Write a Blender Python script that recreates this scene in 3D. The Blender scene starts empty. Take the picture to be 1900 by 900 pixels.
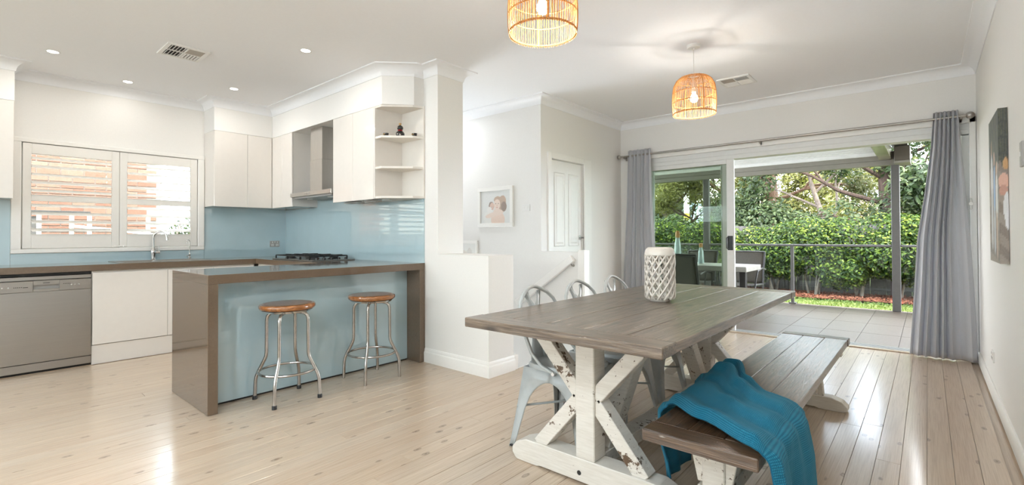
import bpy, bmesh, math, random
import numpy as np
from mathutils import Vector, Matrix

random.seed(11)
rng = np.random.default_rng(11)
scene = bpy.context.scene
COL = scene.collection

# ------------------------------------------------------------------ camera
W_PX, F_PX, CY_PX = 1900.0, 894.74, 427.03
YAW, PITCH, ROLL, CAM_H = 0.71129, 0.01151, -0.00393, 1.148
_f0 = Vector((-math.sin(YAW), math.cos(YAW), 0)); _r0 = Vector((math.cos(YAW), math.sin(YAW), 0)); _u0 = Vector((0, 0, 1))
_fw = _f0 * math.cos(PITCH) + _u0 * math.sin(PITCH); _up = _u0 * math.cos(PITCH) - _f0 * math.sin(PITCH)
_r = _r0 * math.cos(ROLL) + _up * math.sin(ROLL); _u = _up * math.cos(ROLL) - _r0 * math.sin(ROLL)
_m = Matrix(((_r.x, _u.x, -_fw.x, 0), (_r.y, _u.y, -_fw.y, 0), (_r.z, _u.z, -_fw.z, CAM_H), (0, 0, 0, 1)))
camd = bpy.data.cameras.new('camera'); cam = bpy.data.objects.new('camera', camd); COL.objects.link(cam)
cam.matrix_world = _m
camd.sensor_width = 36.0; camd.sensor_fit = 'HORIZONTAL'; camd.lens = 36.0 * F_PX / W_PX
camd.shift_y = (CY_PX - 450.0) / W_PX
camd.clip_start = 0.02; camd.clip_end = 400
scene.camera = cam

# ------------------------------------------------------------------ view, world, sun
scene.view_settings.view_transform = 'Standard'
scene.view_settings.look = 'None'
scene.view_settings.gamma = 1.0
scene.view_settings.use_curve_mapping = False
scene.view_settings.exposure = 0.48
SKY, SUN, DOWNLIGHT, PENDANT = 16.0, 10.0, 12.5, 12.5
cy = scene.cycles
cy.use_denoising = True
cy.max_bounces = 9; cy.diffuse_bounces = 6; cy.glossy_bounces = 5; cy.transmission_bounces = 6; cy.transparent_max_bounces = 16
cy.sample_clamp_indirect = 4.0; cy.caustics_reflective = False; cy.caustics_refractive = False

world = bpy.data.worlds.new('sky'); scene.world = world; world.use_nodes = True
wn = world.node_tree.nodes; wl = world.node_tree.links; wn.clear()
w_out = wn.new('ShaderNodeOutputWorld'); w_bg = wn.new('ShaderNodeBackground'); w_bg.inputs[1].default_value = SKY
w_tc = wn.new('ShaderNodeTexCoord'); w_no = wn.new('ShaderNodeTexNoise'); w_no.inputs['Scale'].default_value = 3.2; w_no.inputs['Detail'].default_value = 5
w_cr = wn.new('ShaderNodeValToRGB'); w_cr.color_ramp.elements[0].position = 0.40; w_cr.color_ramp.elements[1].position = 0.62
w_cr.color_ramp.elements[0].color = (0.56, 0.68, 0.84, 1); w_cr.color_ramp.elements[1].color = (1.0, 0.985, 0.96, 1)
wl.new(w_tc.outputs['Generated'], w_no.inputs['Vector']); wl.new(w_no.outputs[0], w_cr.inputs[0])
wl.new(w_cr.outputs[0], w_bg.inputs[0]); wl.new(w_bg.outputs[0], w_out.inputs[0])

sund = bpy.data.lights.new('sun', 'SUN'); sund.energy = SUN; sund.angle = math.radians(1.2); sund.color = (1.0, 0.94, 0.85)
sun = bpy.data.objects.new('sun', sund); COL.objects.link(sun)
sun.rotation_euler = Vector((-0.75, 0.45, -1.1)).to_track_quat('-Z', 'Y').to_euler(); sun.location = (8, -5, 12)

# ------------------------------------------------------------------ materials
def srgb(r, g, b):
    c = lambda v: (v / 255 / 12.92) if v / 255 <= 0.04045 else ((v / 255 + 0.055) / 1.055) ** 2.4
    return (c(r), c(g), c(b), 1.0)

MATS = {}
class NT:
    def __init__(s, name):
        s.m = bpy.data.materials.new(name); s.m.use_nodes = True
        s.n = s.m.node_tree.nodes; s.l = s.m.node_tree.links; s.n.clear()
        s.out = s.n.new('ShaderNodeOutputMaterial'); MATS[name] = s.m
    def new(s, t, **k):
        n = s.n.new(t)
        for a, v in k.items(): setattr(n, a, v)
        return n
    def link(s, a, b): s.l.new(a, b)
    def bsdf(s, col=None, rough=0.5, metal=0.0, spec=0.5, coat=0.0, coat_rough=0.03):
        b = s.new('ShaderNodeBsdfPrincipled'); s.b = b
        if col is not None: b.inputs['Base Color'].default_value = col
        b.inputs['Roughness'].default_value = rough; b.inputs['Metallic'].default_value = metal
        b.inputs['Specular IOR Level'].default_value = spec
        b.inputs['Coat Weight'].default_value = coat; b.inputs['Coat Roughness'].default_value = coat_rough
        s.link(b.outputs[0], s.out.inputs[0]); return b
    def coord(s, scale=(1, 1, 1), kind='Object', rand=False):
        tc = s.new('ShaderNodeTexCoord'); mp = s.new('ShaderNodeMapping'); mp.inputs['Scale'].default_value = scale
        if rand:
            oi = s.new('ShaderNodeObjectInfo'); mu = s.new('ShaderNodeVectorMath', operation='SCALE')
            cx = s.new('ShaderNodeCombineXYZ'); s.link(oi.outputs['Random'], cx.inputs[0]); s.link(oi.outputs['Random'], cx.inputs[1]); s.link(oi.outputs['Random'], cx.inputs[2])
            s.link(cx.outputs[0], mu.inputs[0]); mu.inputs['Scale'].default_value = 37.0
            s.link(mu.outputs[0], mp.inputs['Location']); s.oi = oi
        s.link(tc.outputs[kind], mp.inputs[0]); return mp.outputs[0]
    def noise(s, vec, scale=5, detail=3, rough=0.55, dist=0.0):
        n = s.new('ShaderNodeTexNoise'); n.inputs['Scale'].default_value = scale; n.inputs['Detail'].default_value = detail
        n.inputs['Roughness'].default_value = rough; n.inputs['Distortion'].default_value = dist
        if vec is not None: s.link(vec, n.inputs['Vector'])
        return n.outputs[0]
    def ramp(s, fac, stops):
        r = s.new('ShaderNodeValToRGB'); e = r.color_ramp.elements
        full = lambda c: c if len(c) == 4 else (*c, 1)
        e[0].position = stops[0][0]; e[1].position = stops[-1][0]; e[0].color = full(stops[0][1]); e[1].color = full(stops[-1][1])
        for p, c in stops[1:-1]: e.new(p).color = full(c)
        s.link(fac, r.inputs[0]); return r.outputs[0]
    def mix(s, fac, a, b, mode='MIX'):
        m = s.new('ShaderNodeMix', data_type='RGBA', blend_type=mode)
        for sock, v in ((m.inputs[0], fac), (m.inputs[6], a), (m.inputs[7], b)):
            if hasattr(v, 'is_linked'): s.link(v, sock)
            else: sock.default_value = v
        return m.outputs[2]
    def math(s, op, a, b=0.0):
        m = s.new('ShaderNodeMath', operation=op)
        for sock, v in ((m.inputs[0], a), (m.inputs[1], b)):
            if hasattr(v, 'is_linked'): s.link(v, sock)
            else: sock.default_value = v
        return m.outputs[0]
    def bump(s, h, strength=0.2, dist=0.01):
        b = s.new('ShaderNodeBump'); b.inputs['Strength'].default_value = strength; b.inputs['Distance'].default_value = dist
        s.link(h, b.inputs['Height']); s.link(b.outputs[0], s.b.inputs['Normal'])
        if s.b.inputs['Coat Weight'].default_value > 0: s.link(b.outputs[0], s.b.inputs['Coat Normal'])

def plain(name, col, rough=0.5, metal=0.0, spec=0.5, coat=0.0, nscale=60, var=0.05, bump=0.0):
    t = NT(name); t.bsdf(col, rough, metal, spec, coat)
    n = t.noise(t.coord(), nscale, 3)
    c2 = tuple(max(0, v * (1 - var)) for v in col[:3]) + (1,); c1 = tuple(min(1, v * (1 + var)) for v in col[:3]) + (1,)
    t.link(t.ramp(n, [(0.3, c2), (0.7, c1)]), t.b.inputs['Base Color'])
    if bump: t.bump(n, bump, 0.002)
    return t.m

plain('wall_paint', (0.82, 0.81, 0.785, 1), 0.55, nscale=90, var=0.012, bump=0.06)
plain('ceiling_paint', (0.905, 0.92, 0.945, 1), 0.7, nscale=60, var=0.008)
plain('trim_white', (0.86, 0.85, 0.82, 1), 0.35, nscale=40, var=0.01)
plain('cove_white', (0.88, 0.895, 0.915, 1), 0.5, nscale=40, var=0.01)
plain('cabinet_gloss', (0.78, 0.745, 0.70, 1), 0.10, coat=0.5, nscale=20, var=0.01)
plain('shelf_white', (0.80, 0.76, 0.70, 1), 0.35, nscale=20, var=0.01)
plain('shutter_white', (0.84, 0.82, 0.78, 1), 0.4, nscale=30, var=0.01)
plain('blue_glass', (0.44, 0.595, 0.655, 1), 0.02, spec=0.8, coat=1.0, nscale=4, var=0.03)
MATS['blue_glass'].node_tree.nodes['Principled BSDF'].inputs['Coat IOR'].default_value = 1.8
plain('chrome', (0.78, 0.78, 0.78, 1), 0.08, metal=1.0, nscale=10, var=0.02)
plain('nickel', (0.42, 0.40, 0.37, 1), 0.28, metal=1.0, nscale=30, var=0.06)
plain('black_plastic', (0.012, 0.012, 0.013, 1), 0.4, nscale=30, var=0.1)
plain('cast_iron', (0.014, 0.014, 0.015, 1), 0.45, nscale=80, var=0.2, bump=0.2)
plain('white_plastic', (0.82, 0.82, 0.80, 1), 0.3, nscale=20, var=0.01)
plain('grey_plastic', (0.40, 0.39, 0.37, 1), 0.35, nscale=20, var=0.03)
plain('vent_dark', (0.03, 0.028, 0.025, 1), 0.8, nscale=20, var=0.1)
plain('vent_beige', (0.42, 0.38, 0.33, 1), 0.6, nscale=20, var=0.04)
plain('chair_metal', (0.44, 0.465, 0.465, 1), 0.33, spec=0.6, coat=0.25, nscale=14, var=0.07)
plain('alu_white', (0.72, 0.73, 0.72, 1), 0.35, nscale=20, var=0.02)
plain('alu_grey', (0.45, 0.46, 0.46, 1), 0.35, metal=0.4, nscale=20, var=0.04)
plain('roof_white', (0.74, 0.74, 0.74, 1), 0.5, nscale=12, var=0.03)
plain('beam_cream', (0.22, 0.205, 0.18, 1), 0.45, nscale=12, var=0.04)
plain('post_grey', (0.085, 0.079, 0.075, 1), 0.45, nscale=30, var=0.06)
plain('fascia_olive', (0.24, 0.22, 0.16, 1), 0.15, nscale=6, var=0.1)
plain('soffit_tan', (0.40, 0.36, 0.28, 1), 0.7, nscale=10, var=0.04)
plain('gutter_dark', (0.09, 0.075, 0.062, 1), 0.35, nscale=10, var=0.06)
plain('fence_dark', (0.055, 0.05, 0.047, 1), 0.8, nscale=20, var=0.25, bump=0.3)
plain('vase_ceramic', (0.70, 0.66, 0.60, 1), 0.28, coat=0.2, nscale=30, var=0.05)
plain('sling_mesh', (0.085, 0.075, 0.062, 1), 0.7, nscale=180, var=0.35, bump=0.3)
plain('outdoor_frame', (0.035, 0.032, 0.03, 1), 0.4, nscale=20, var=0.1)
plain('outdoor_top', (0.36, 0.34, 0.31, 1), 0.35, nscale=9, var=0.12)
plain('bottle_glaze', (0.012, 0.010, 0.011, 1), 0.12, coat=0.6, nscale=30, var=0.2)
plain('bottle_gold', (0.42, 0.25, 0.09, 1), 0.4, nscale=40, var=0.3)
plain('bottle_red', (0.42, 0.015, 0.02, 1), 0.4, nscale=40, var=0.1)
plain('mortar', (0.24, 0.21, 0.18, 1), 0.9, nscale=40, var=0.1)
plain('house_wall', (0.60, 0.57, 0.52, 1), 0.8, nscale=10, var=0.05)
plain('roof_tile', (0.42, 0.30, 0.26, 1), 0.8, nscale=10, var=0.1)
plain('sill_stone', (0.45, 0.42, 0.38, 1), 0.6, nscale=20, var=0.06)
plain('rail_clear', (0.6, 0.6, 0.6, 1), 0.2)
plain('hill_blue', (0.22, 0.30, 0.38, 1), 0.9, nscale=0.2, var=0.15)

def glass(name, tint=(0.9, 0.95, 0.94, 1), refl=1.0):
    t = NT(name); tr = t.new('ShaderNodeBsdfTransparent'); tr.inputs[0].default_value = tint
    gl = t.new('ShaderNodeBsdfGlossy'); gl.inputs['Roughness'].default_value = 0.005
    fr = t.new('ShaderNodeFresnel'); fr.inputs[0].default_value = 1.48
    mx = t.new('ShaderNodeMixShader'); t.link(t.math('MULTIPLY', fr.outputs[0], refl), mx.inputs[0])
    t.link(tr.outputs[0], mx.inputs[1]); t.link(gl.outputs[0], mx.inputs[2]); t.link(mx.outputs[0], t.out.inputs[0]); return t.m
glass('clear_glass', (0.93, 0.96, 0.95, 1)); glass('rail_glass', (0.84, 0.90, 0.88, 1)); glass('door_glass', (0.84, 0.865, 0.835, 1), 0.15)

def emit(name, col, strength):
    t = NT(name); e = t.new('ShaderNodeEmission'); e.inputs[0].default_value = col; e.inputs[1].default_value = strength
    t.link(e.outputs[0], t.out.inputs[0]); return t.m
emit('lamp_lens', (1, 0.95, 0.86, 1), 14); emit('bulb_glow', (1, 0.80, 0.52, 1), 30)

def stone():
    t = NT('brown_stone'); t.bsdf(rough=0.09, spec=0.6, coat=0.25)
    v = t.coord(); a = t.noise(v, 420, 2); b = t.noise(v, 60, 3)
    base = t.ramp(a, [(0.30, (0.095, 0.066, 0.043)), (0.5, (0.145, 0.102, 0.068)), (0.72, (0.21, 0.155, 0.11))])
    t.link(t.mix(0.25, base, t.ramp(b, [(0.3, (0.11, 0.075, 0.05)), (0.7, (0.17, 0.12, 0.083))])), t.b.inputs['Base Color'])
stone()

def steel():
    t = NT('stainless'); t.bsdf((0.50, 0.48, 0.455, 1), 0.30, metal=1.0)
    n = t.noise(t.coord((.4, .4, 260)), 5, 2)
    t.link(t.ramp(n, [(0.3, (0.36, 0.345, 0.325)), (0.7, (0.40, 0.385, 0.365))]), t.b.inputs['Base Color'])
    t2 = NT('hood_steel'); t2.bsdf((0.55, 0.53, 0.50, 1), 0.30, metal=0.9)
    n2 = t2.noise(t2.coord((160, 160, 1.5)), 6, 3)
    t2.link(t2.ramp(n2, [(0.3, (0.50, 0.48, 0.45)), (0.7, (0.62, 0.60, 0.57))]), t2.b.inputs['Base Color'])
steel()

def floor_wood():
    t = NT('floor_boards'); t.bsdf(rough=0.30, spec=0.5, coat=0.6, coat_rough=0.13)
    v = t.coord((10, 0.8, 10), rand=True)
    g1 = t.noise(v, 2.6, 4, 0.5, 0.0); g2 = t.noise(t.coord((60, 1.2, 60), rand=True), 3.0, 3, 0.6)
    base = t.ramp(g1, [(0.28, (0.39, 0.27, 0.172)), (0.50, (0.51, 0.385, 0.272)), (0.76, (0.565, 0.445, 0.328))])
    base = t.mix(0.50, base, t.ramp(g2, [(0.36, (0.30, 0.205, 0.135)), (0.5, (0.53, 0.42, 0.31)), (0.66, (0.68, 0.57, 0.45))]))
    # board to board tone
    oi = t.new('ShaderNodeObjectInfo')
    base = t.mix(0.42, base, t.ramp(oi.outputs['Random'], [(0.0, (0.53, 0.415, 0.305)), (0.35, (0.60, 0.48, 0.362)), (0.7, (0.50, 0.375, 0.272)), (1.0, (0.58, 0.485, 0.385))]))
    # knots: dark oval flecks stretched along the grain
    kv = t.new('ShaderNodeTexVoronoi'); kv.inputs['Scale'].default_value = 1.0; kv.inputs['Randomness'].default_value = 1.0
    t.link(t.coord((12.5, 6.0, 12.5), rand=True), kv.inputs['Vector'])
    wob = t.noise(t.coord((30, 12, 30), rand=True), 2, 2)
    d = t.math('ADD', kv.outputs['Distance'], t.math('MULTIPLY', t.math('SUBTRACT', wob, 0.5), 0.16))
    cs = t.new('ShaderNodeSeparateColor'); t.link(kv.outputs['Color'], cs.inputs[0])
    sel = t.math('GREATER_THAN', cs.outputs[0], 0.38)
    core = t.ramp(d, [(0.045, (1, 1, 1)), (0.10, (0.30, 0.30, 0.30)), (0.125, (0.8, 0.8, 0.8)), (0.19, (0, 0, 0))])
    km = t.math('MULTIPLY', t.math('MULTIPLY', core, sel), 0.85)
    base = t.mix(km, base, (0.135, 0.085, 0.05, 1))
    t.link(base, t.b.inputs['Base Color'])
floor_wood()

def old_wood(name, dark, mid, light, rough=0.34, chip=0.0, axis=1, coat=0.75):
    t = NT(name); t.bsdf(rough=rough, spec=0.6, coat=coat, coat_rough=0.17)
    sc = [9, 9, 9]; sc[axis] = 0.9
    sc2 = [70, 70, 70]; sc2[axis] = 2.2
    g1 = t.noise(t.coord(tuple(sc), rand=True), 3.0, 6, 0.62, 1.4); g2 = t.noise(t.coord(tuple(sc2), rand=True), 2.2, 4, 0.6)
    base = t.ramp(g1, [(0.25, dark), (0.48, mid), (0.64, light), (0.80, mid)])
    base = t.mix(0.5, base, t.ramp(g2, [(0.36, dark), (0.52, mid), (0.66, light)]))
    kn = t.new('ShaderNodeTexVoronoi'); kn.inputs['Scale'].default_value = 1.0
    ks = [5.5, 5.5, 5.5]; ks[axis] = 2.1
    t.link(t.coord(tuple(ks), rand=True), kn.inputs['Vector'])
    base = t.mix(t.ramp(kn.outputs['Distance'], [(0.04, (0.8,) * 3), (0.14, (0, 0, 0))]), base, tuple(v * 0.45 for v in dark[:3]) + (1,))
    if chip:
        sw = [26, 26, 26]; sw[axis] = 5
        w = t.noise(t.coord(tuple(sw), rand=True), 2.0, 4, 0.7)
        base = t.mix(t.math('MULTIPLY', t.ramp(w, [(0.66, (0, 0, 0)), (0.72, (1, 1, 1))]), chip), base, (0.62, 0.58, 0.52, 1))
    t.link(base, t.b.inputs['Base Color'])
    t.bump(t.math('ADD', t.math('MULTIPLY', g1, 1.5), g2), 0.55, 0.004)
    return t.m
T_D, T_M, T_L = (0.034, 0.021, 0.013, 1), (0.125, 0.085, 0.055, 1), (0.265, 0.196, 0.138, 1)
B_D, B_M, B_L = (0.020, 0.011, 0.006, 1), (0.085, 0.046, 0.023, 1), (0.185, 0.112, 0.064, 1)
for ax, sfx in ((1, ''), (0, '_cross')):
    old_wood('table_board' + sfx, T_D, T_M, T_L, 0.33, 0.55, ax)
    old_wood('bench_board' + sfx, B_D, B_M, B_L, 0.31, 0.35, ax)

def chippy():
    t = NT('chipped_white'); t.bsdf(rough=0.5, spec=0.4)
    v = t.coord((1, 1, 1), rand=True)
    a = t.noise(v, 34, 5, 0.72); b = t.noise(v, 5.5, 3); c = t.noise(t.coord((3, 3, 30), rand=True), 4, 3)
    geo = t.new('ShaderNodeNewGeometry')
    edge = t.ramp(geo.outputs['Pointiness'], [(0.515, (0, 0, 0)), (0.58, (1, 1, 1))])
    paint = t.ramp(c, [(0.3, (0.66, 0.615, 0.545)), (0.7, (0.76, 0.72, 0.655))])
    thr = t.math('ADD', a, t.math('MULTIPLY', t.math('SUBTRACT', b, 0.5), 0.55))
    thr = t.math('ADD', thr, t.math('MULTIPLY', edge, 0.10))
    m = t.ramp(thr, [(0.715, (0, 0, 0)), (0.735, (1, 1, 1))])
    t.link(t.mix(m, paint, (0.12, 0.075, 0.045, 1)), t.b.inputs['Base Color'])
    t.bump(thr, 0.12, 0.003)
chippy()

def throw():
    t = NT('teal_knit'); t.bsdf(rough=0.85, spec=0.25); t.b.inputs['Sheen Weight'].default_value = 0.12; t.b.inputs['Sheen Tint'].default_value = (0.45, 0.80, 0.92, 1)
    uv = t.new('ShaderNodeUVMap'); uv.uv_map = 'knit'
    def wave(direction, scale):
        w = t.new('ShaderNodeTexWave'); w.bands_direction = direction; w.inputs['Scale'].default_value = scale; w.inputs['Distortion'].default_value = 0.25
        w.inputs['Detail'].default_value = 1; t.link(uv.outputs[0], w.inputs['Vector']); return w.outputs['Fac']
    k = t.math('MULTIPLY', wave('X', 62), wave('Y', 52))
    t.link(t.ramp(k, [(0.0, (0.004, 0.095, 0.17)), (0.35, (0.008, 0.165, 0.265)), (0.9, (0.03, 0.27, 0.385))]), t.b.inputs['Base Color'])
    t.bump(k, 0.6, 0.004)
throw()

def rattan():
    t = NT('rattan'); t.bsdf((0.62, 0.33, 0.12, 1), 0.5)
    n = t.noise(t.coord((40, 40, 6)), 3, 3)
    c = t.ramp(n, [(0.3, (0.42, 0.21, 0.065)), (0.7, (0.66, 0.38, 0.14))]); t.link(c, t.b.inputs['Base Color'])
    tl = t.new('ShaderNodeBsdfTranslucent'); t.link(c, tl.inputs[0]); mx = t.new('ShaderNodeMixShader'); mx.inputs[0].default_value = 0.4
    t.link(t.b.outputs[0], mx.inputs[1]); t.link(tl.outputs[0], mx.inputs[2]); t.link(mx.outputs[0], t.out.inputs[0])
rattan()

def curtain():
    t = NT('curtain_fabric'); t.bsdf((0.62, 0.63, 0.66, 1), 0.85, spec=0.15)
    n = t.noise(t.coord((120, 120, 300)), 3, 2); c = t.ramp(n, [(0.3, (0.60, 0.61, 0.645)), (0.7, (0.69, 0.70, 0.73))]); t.link(c, t.b.inputs['Base Color'])
    tl = t.new('ShaderNodeBsdfTranslucent'); t.link(c, tl.inputs[0]); mx = t.new('ShaderNodeMixShader'); mx.inputs[0].default_value = 0.22
    t.link(t.b.outputs[0], mx.inputs[1]); t.link(tl.outputs[0], mx.inputs[2]); t.link(mx.outputs[0], t.out.inputs[0])
curtain()

def roof_sheet():
    t = NT('roof_sheet'); b = t.bsdf((0.80, 0.80, 0.79, 1), 0.5); n = t.noise(t.coord(), 8, 3); c = t.ramp(n, [(0.3, (0.46, 0.455, 0.445)), (0.7, (0.52, 0.515, 0.505))]); t.link(c, b.inputs['Base Color'])
    tl = t.new('ShaderNodeBsdfTranslucent'); t.link(c, tl.inputs[0]); mx = t.new('ShaderNodeMixShader'); mx.inputs[0].default_value = 0.045
    t.link(b.outputs[0], mx.inputs[1]); t.link(tl.outputs[0], mx.inputs[2]); t.link(mx.outputs[0], t.out.inputs[0])
roof_sheet()

def varnish():
    t = NT('varnished_wood'); t.bsdf(rough=0.16, spec=0.5, coat=0.6, coat_rough=0.08)
    g = t.noise(t.coord((26, 3, 26), rand=True), 2.4, 5, 0.6, 1.0)
    t.link(t.ramp(g, [(0.28, (0.16, 0.055, 0.016)), (0.5, (0.30, 0.115, 0.034)), (0.72, (0.42, 0.185, 0.065))]), t.b.inputs['Base Color'])
    t2 = NT('dull_wood_top'); t2.bsdf(rough=0.28, spec=0.5, coat=0.2)
    g2 = t2.noise(t2.coord((26, 3, 26), rand=True), 2.4, 5, 0.6, 1.0)
    t2.link(t2.ramp(g2, [(0.28, (0.09, 0.04, 0.02)), (0.5, (0.16, 0.075, 0.04)), (0.72, (0.22, 0.11, 0.06))]), t2.b.inputs['Base Color'])
varnish()

def leaf(name, cols, trans=0.45, rough=0.38):
    t = NT(name); b = t.bsdf(rough=rough, spec=0.15)
    g = t.new('ShaderNodeNewGeometry'); n = len(cols)
    c = t.ramp(g.outputs['Random Per Island'], [(i / max(1, n - 1), (*x, 1)) for i, x in enumerate(cols)]); t.link(c, b.inputs['Base Color'])
    tl = t.new('ShaderNodeBsdfTranslucent'); t.link(t.mix(1.0, c, (1.0, 1.0, 0.45, 1), 'MULTIPLY'), tl.inputs[0]); mx = t.new('ShaderNodeMixShader'); mx.inputs[0].default_value = trans
    t.link(b.outputs[0], mx.inputs[1]); t.link(tl.outputs[0], mx.inputs[2]); t.link(mx.outputs[0], t.out.inputs[0])
leaf('leaf_hedge', [(0.010, 0.022, 0.006), (0.020, 0.042, 0.010), (0.048, 0.085, 0.016), (0.19, 0.24, 0.035)])
leaf('leaf_dark', [(0.0143, 0.0246, 0.0102), (0.0246, 0.0409, 0.0156), (0.0409, 0.0614, 0.0246), (0.0818, 0.1023, 0.0450)], 0.35)
leaf('leaf_gum', [(0.0409, 0.0491, 0.0205), (0.0696, 0.0777, 0.0327), (0.1105, 0.1146, 0.0573)], 0.4)
leaf('leaf_pale', [(0.0818, 0.0900, 0.0246), (0.1350, 0.1350, 0.0409), (0.1882, 0.1841, 0.0737)], 0.4)
leaf('grass_blade', [(0.0573, 0.0900, 0.0164), (0.0982, 0.1350, 0.0286), (0.1350, 0.1555, 0.0491)], 0.4)
leaf('mulch_chip', [(0.0682, 0.0198, 0.0112), (0.1240, 0.0384, 0.0217), (0.1736, 0.0682, 0.0434)], 0.0, 0.9)

def bark(name, a, b):
    t = NT(name); t.bsdf(rough=0.85, spec=0.2)
    n = t.noise(t.coord((6, 6, 2)), 3, 5, 0.65, 0.8); t.link(t.ramp(n, [(0.3, a), (0.7, b)]), t.b.inputs['Base Color']); t.bump(n, 0.6, 0.03)
bark('bark_gum', (0.085, 0.042, 0.024), (0.20, 0.13, 0.09)); bark('bark_dark', (0.022, 0.014, 0.010), (0.06, 0.04, 0.03)); bark('bark_pale', (0.10, 0.078, 0.06), (0.20, 0.165, 0.14))

def ground(name, cols, scale):
    t = NT(name); t.bsdf(rough=0.95, spec=0.1); n = t.noise(t.coord(), scale, 5, 0.65)
    t.link(t.ramp(n, [(0.3, cols[0]), (0.5, cols[1]), (0.7, cols[2])]), t.b.inputs['Base Color']); t.bump(n, 0.5, 0.03)
ground('lawn', [(0.05, 0.07, 0.02), (0.08, 0.105, 0.03), (0.11, 0.13, 0.05)], 9)
ground('mulch', [(0.07, 0.02, 0.012), (0.16, 0.05, 0.03), (0.25, 0.10, 0.065)], 24)

def tile():
    t = NT('deck_tile'); t.bsdf(rough=0.38, spec=0.45)
    n = t.noise(t.coord((14, 2.5, 8), rand=True), 4, 5, 0.65); oi = t.oi
    c = t.mix(0.35, t.ramp(n, [(0.3, (0.098, 0.072, 0.055)), (0.7, (0.138, 0.103, 0.081))]), t.ramp(oi.outputs['Random'], [(0, (0.112, 0.085, 0.067)), (1, (0.15, 0.115, 0.092))]))
    t.link(c, t.b.inputs['Base Color'])
    plain('tile_grout', (0.06, 0.05, 0.042, 1), 0.9, nscale=50, var=0.1)
tile()

def brick():
    t = NT('brick_clay'); t.bsdf(rough=0.85, spec=0.2)
    n = t.noise(t.coord((1, 1, 1), rand=True), 20, 4); oi = t.oi
    c = t.mix(0.5, t.ramp(n, [(0.3, (0.1290, 0.0591, 0.0381)), (0.7, (0.1741, 0.0907, 0.0632))]), t.ramp(oi.outputs['Random'], [(0, (0.1096, 0.0504, 0.0328)), (0.5, (0.1612, 0.0840, 0.0587)), (1, (0.1934, 0.1176, 0.0875))]))
    t.link(c, t.b.inputs['Base Color']); t.bump(n, 0.3, 0.004)
brick()

def printed(name):
    t = NT(name); t.bsdf(rough=0.45); a = t.new('ShaderNodeVertexColor'); a.layer_name = 'print'
    n = t.noise(t.coord(), 120, 2); t.link(t.mix(0.06, a.outputs[0], t.ramp(n, [(0.3, (0.5, 0.5, 0.5)), (0.7, (1, 1, 1))])), t.b.inputs['Base Color'])
printed('photo_print')

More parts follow.
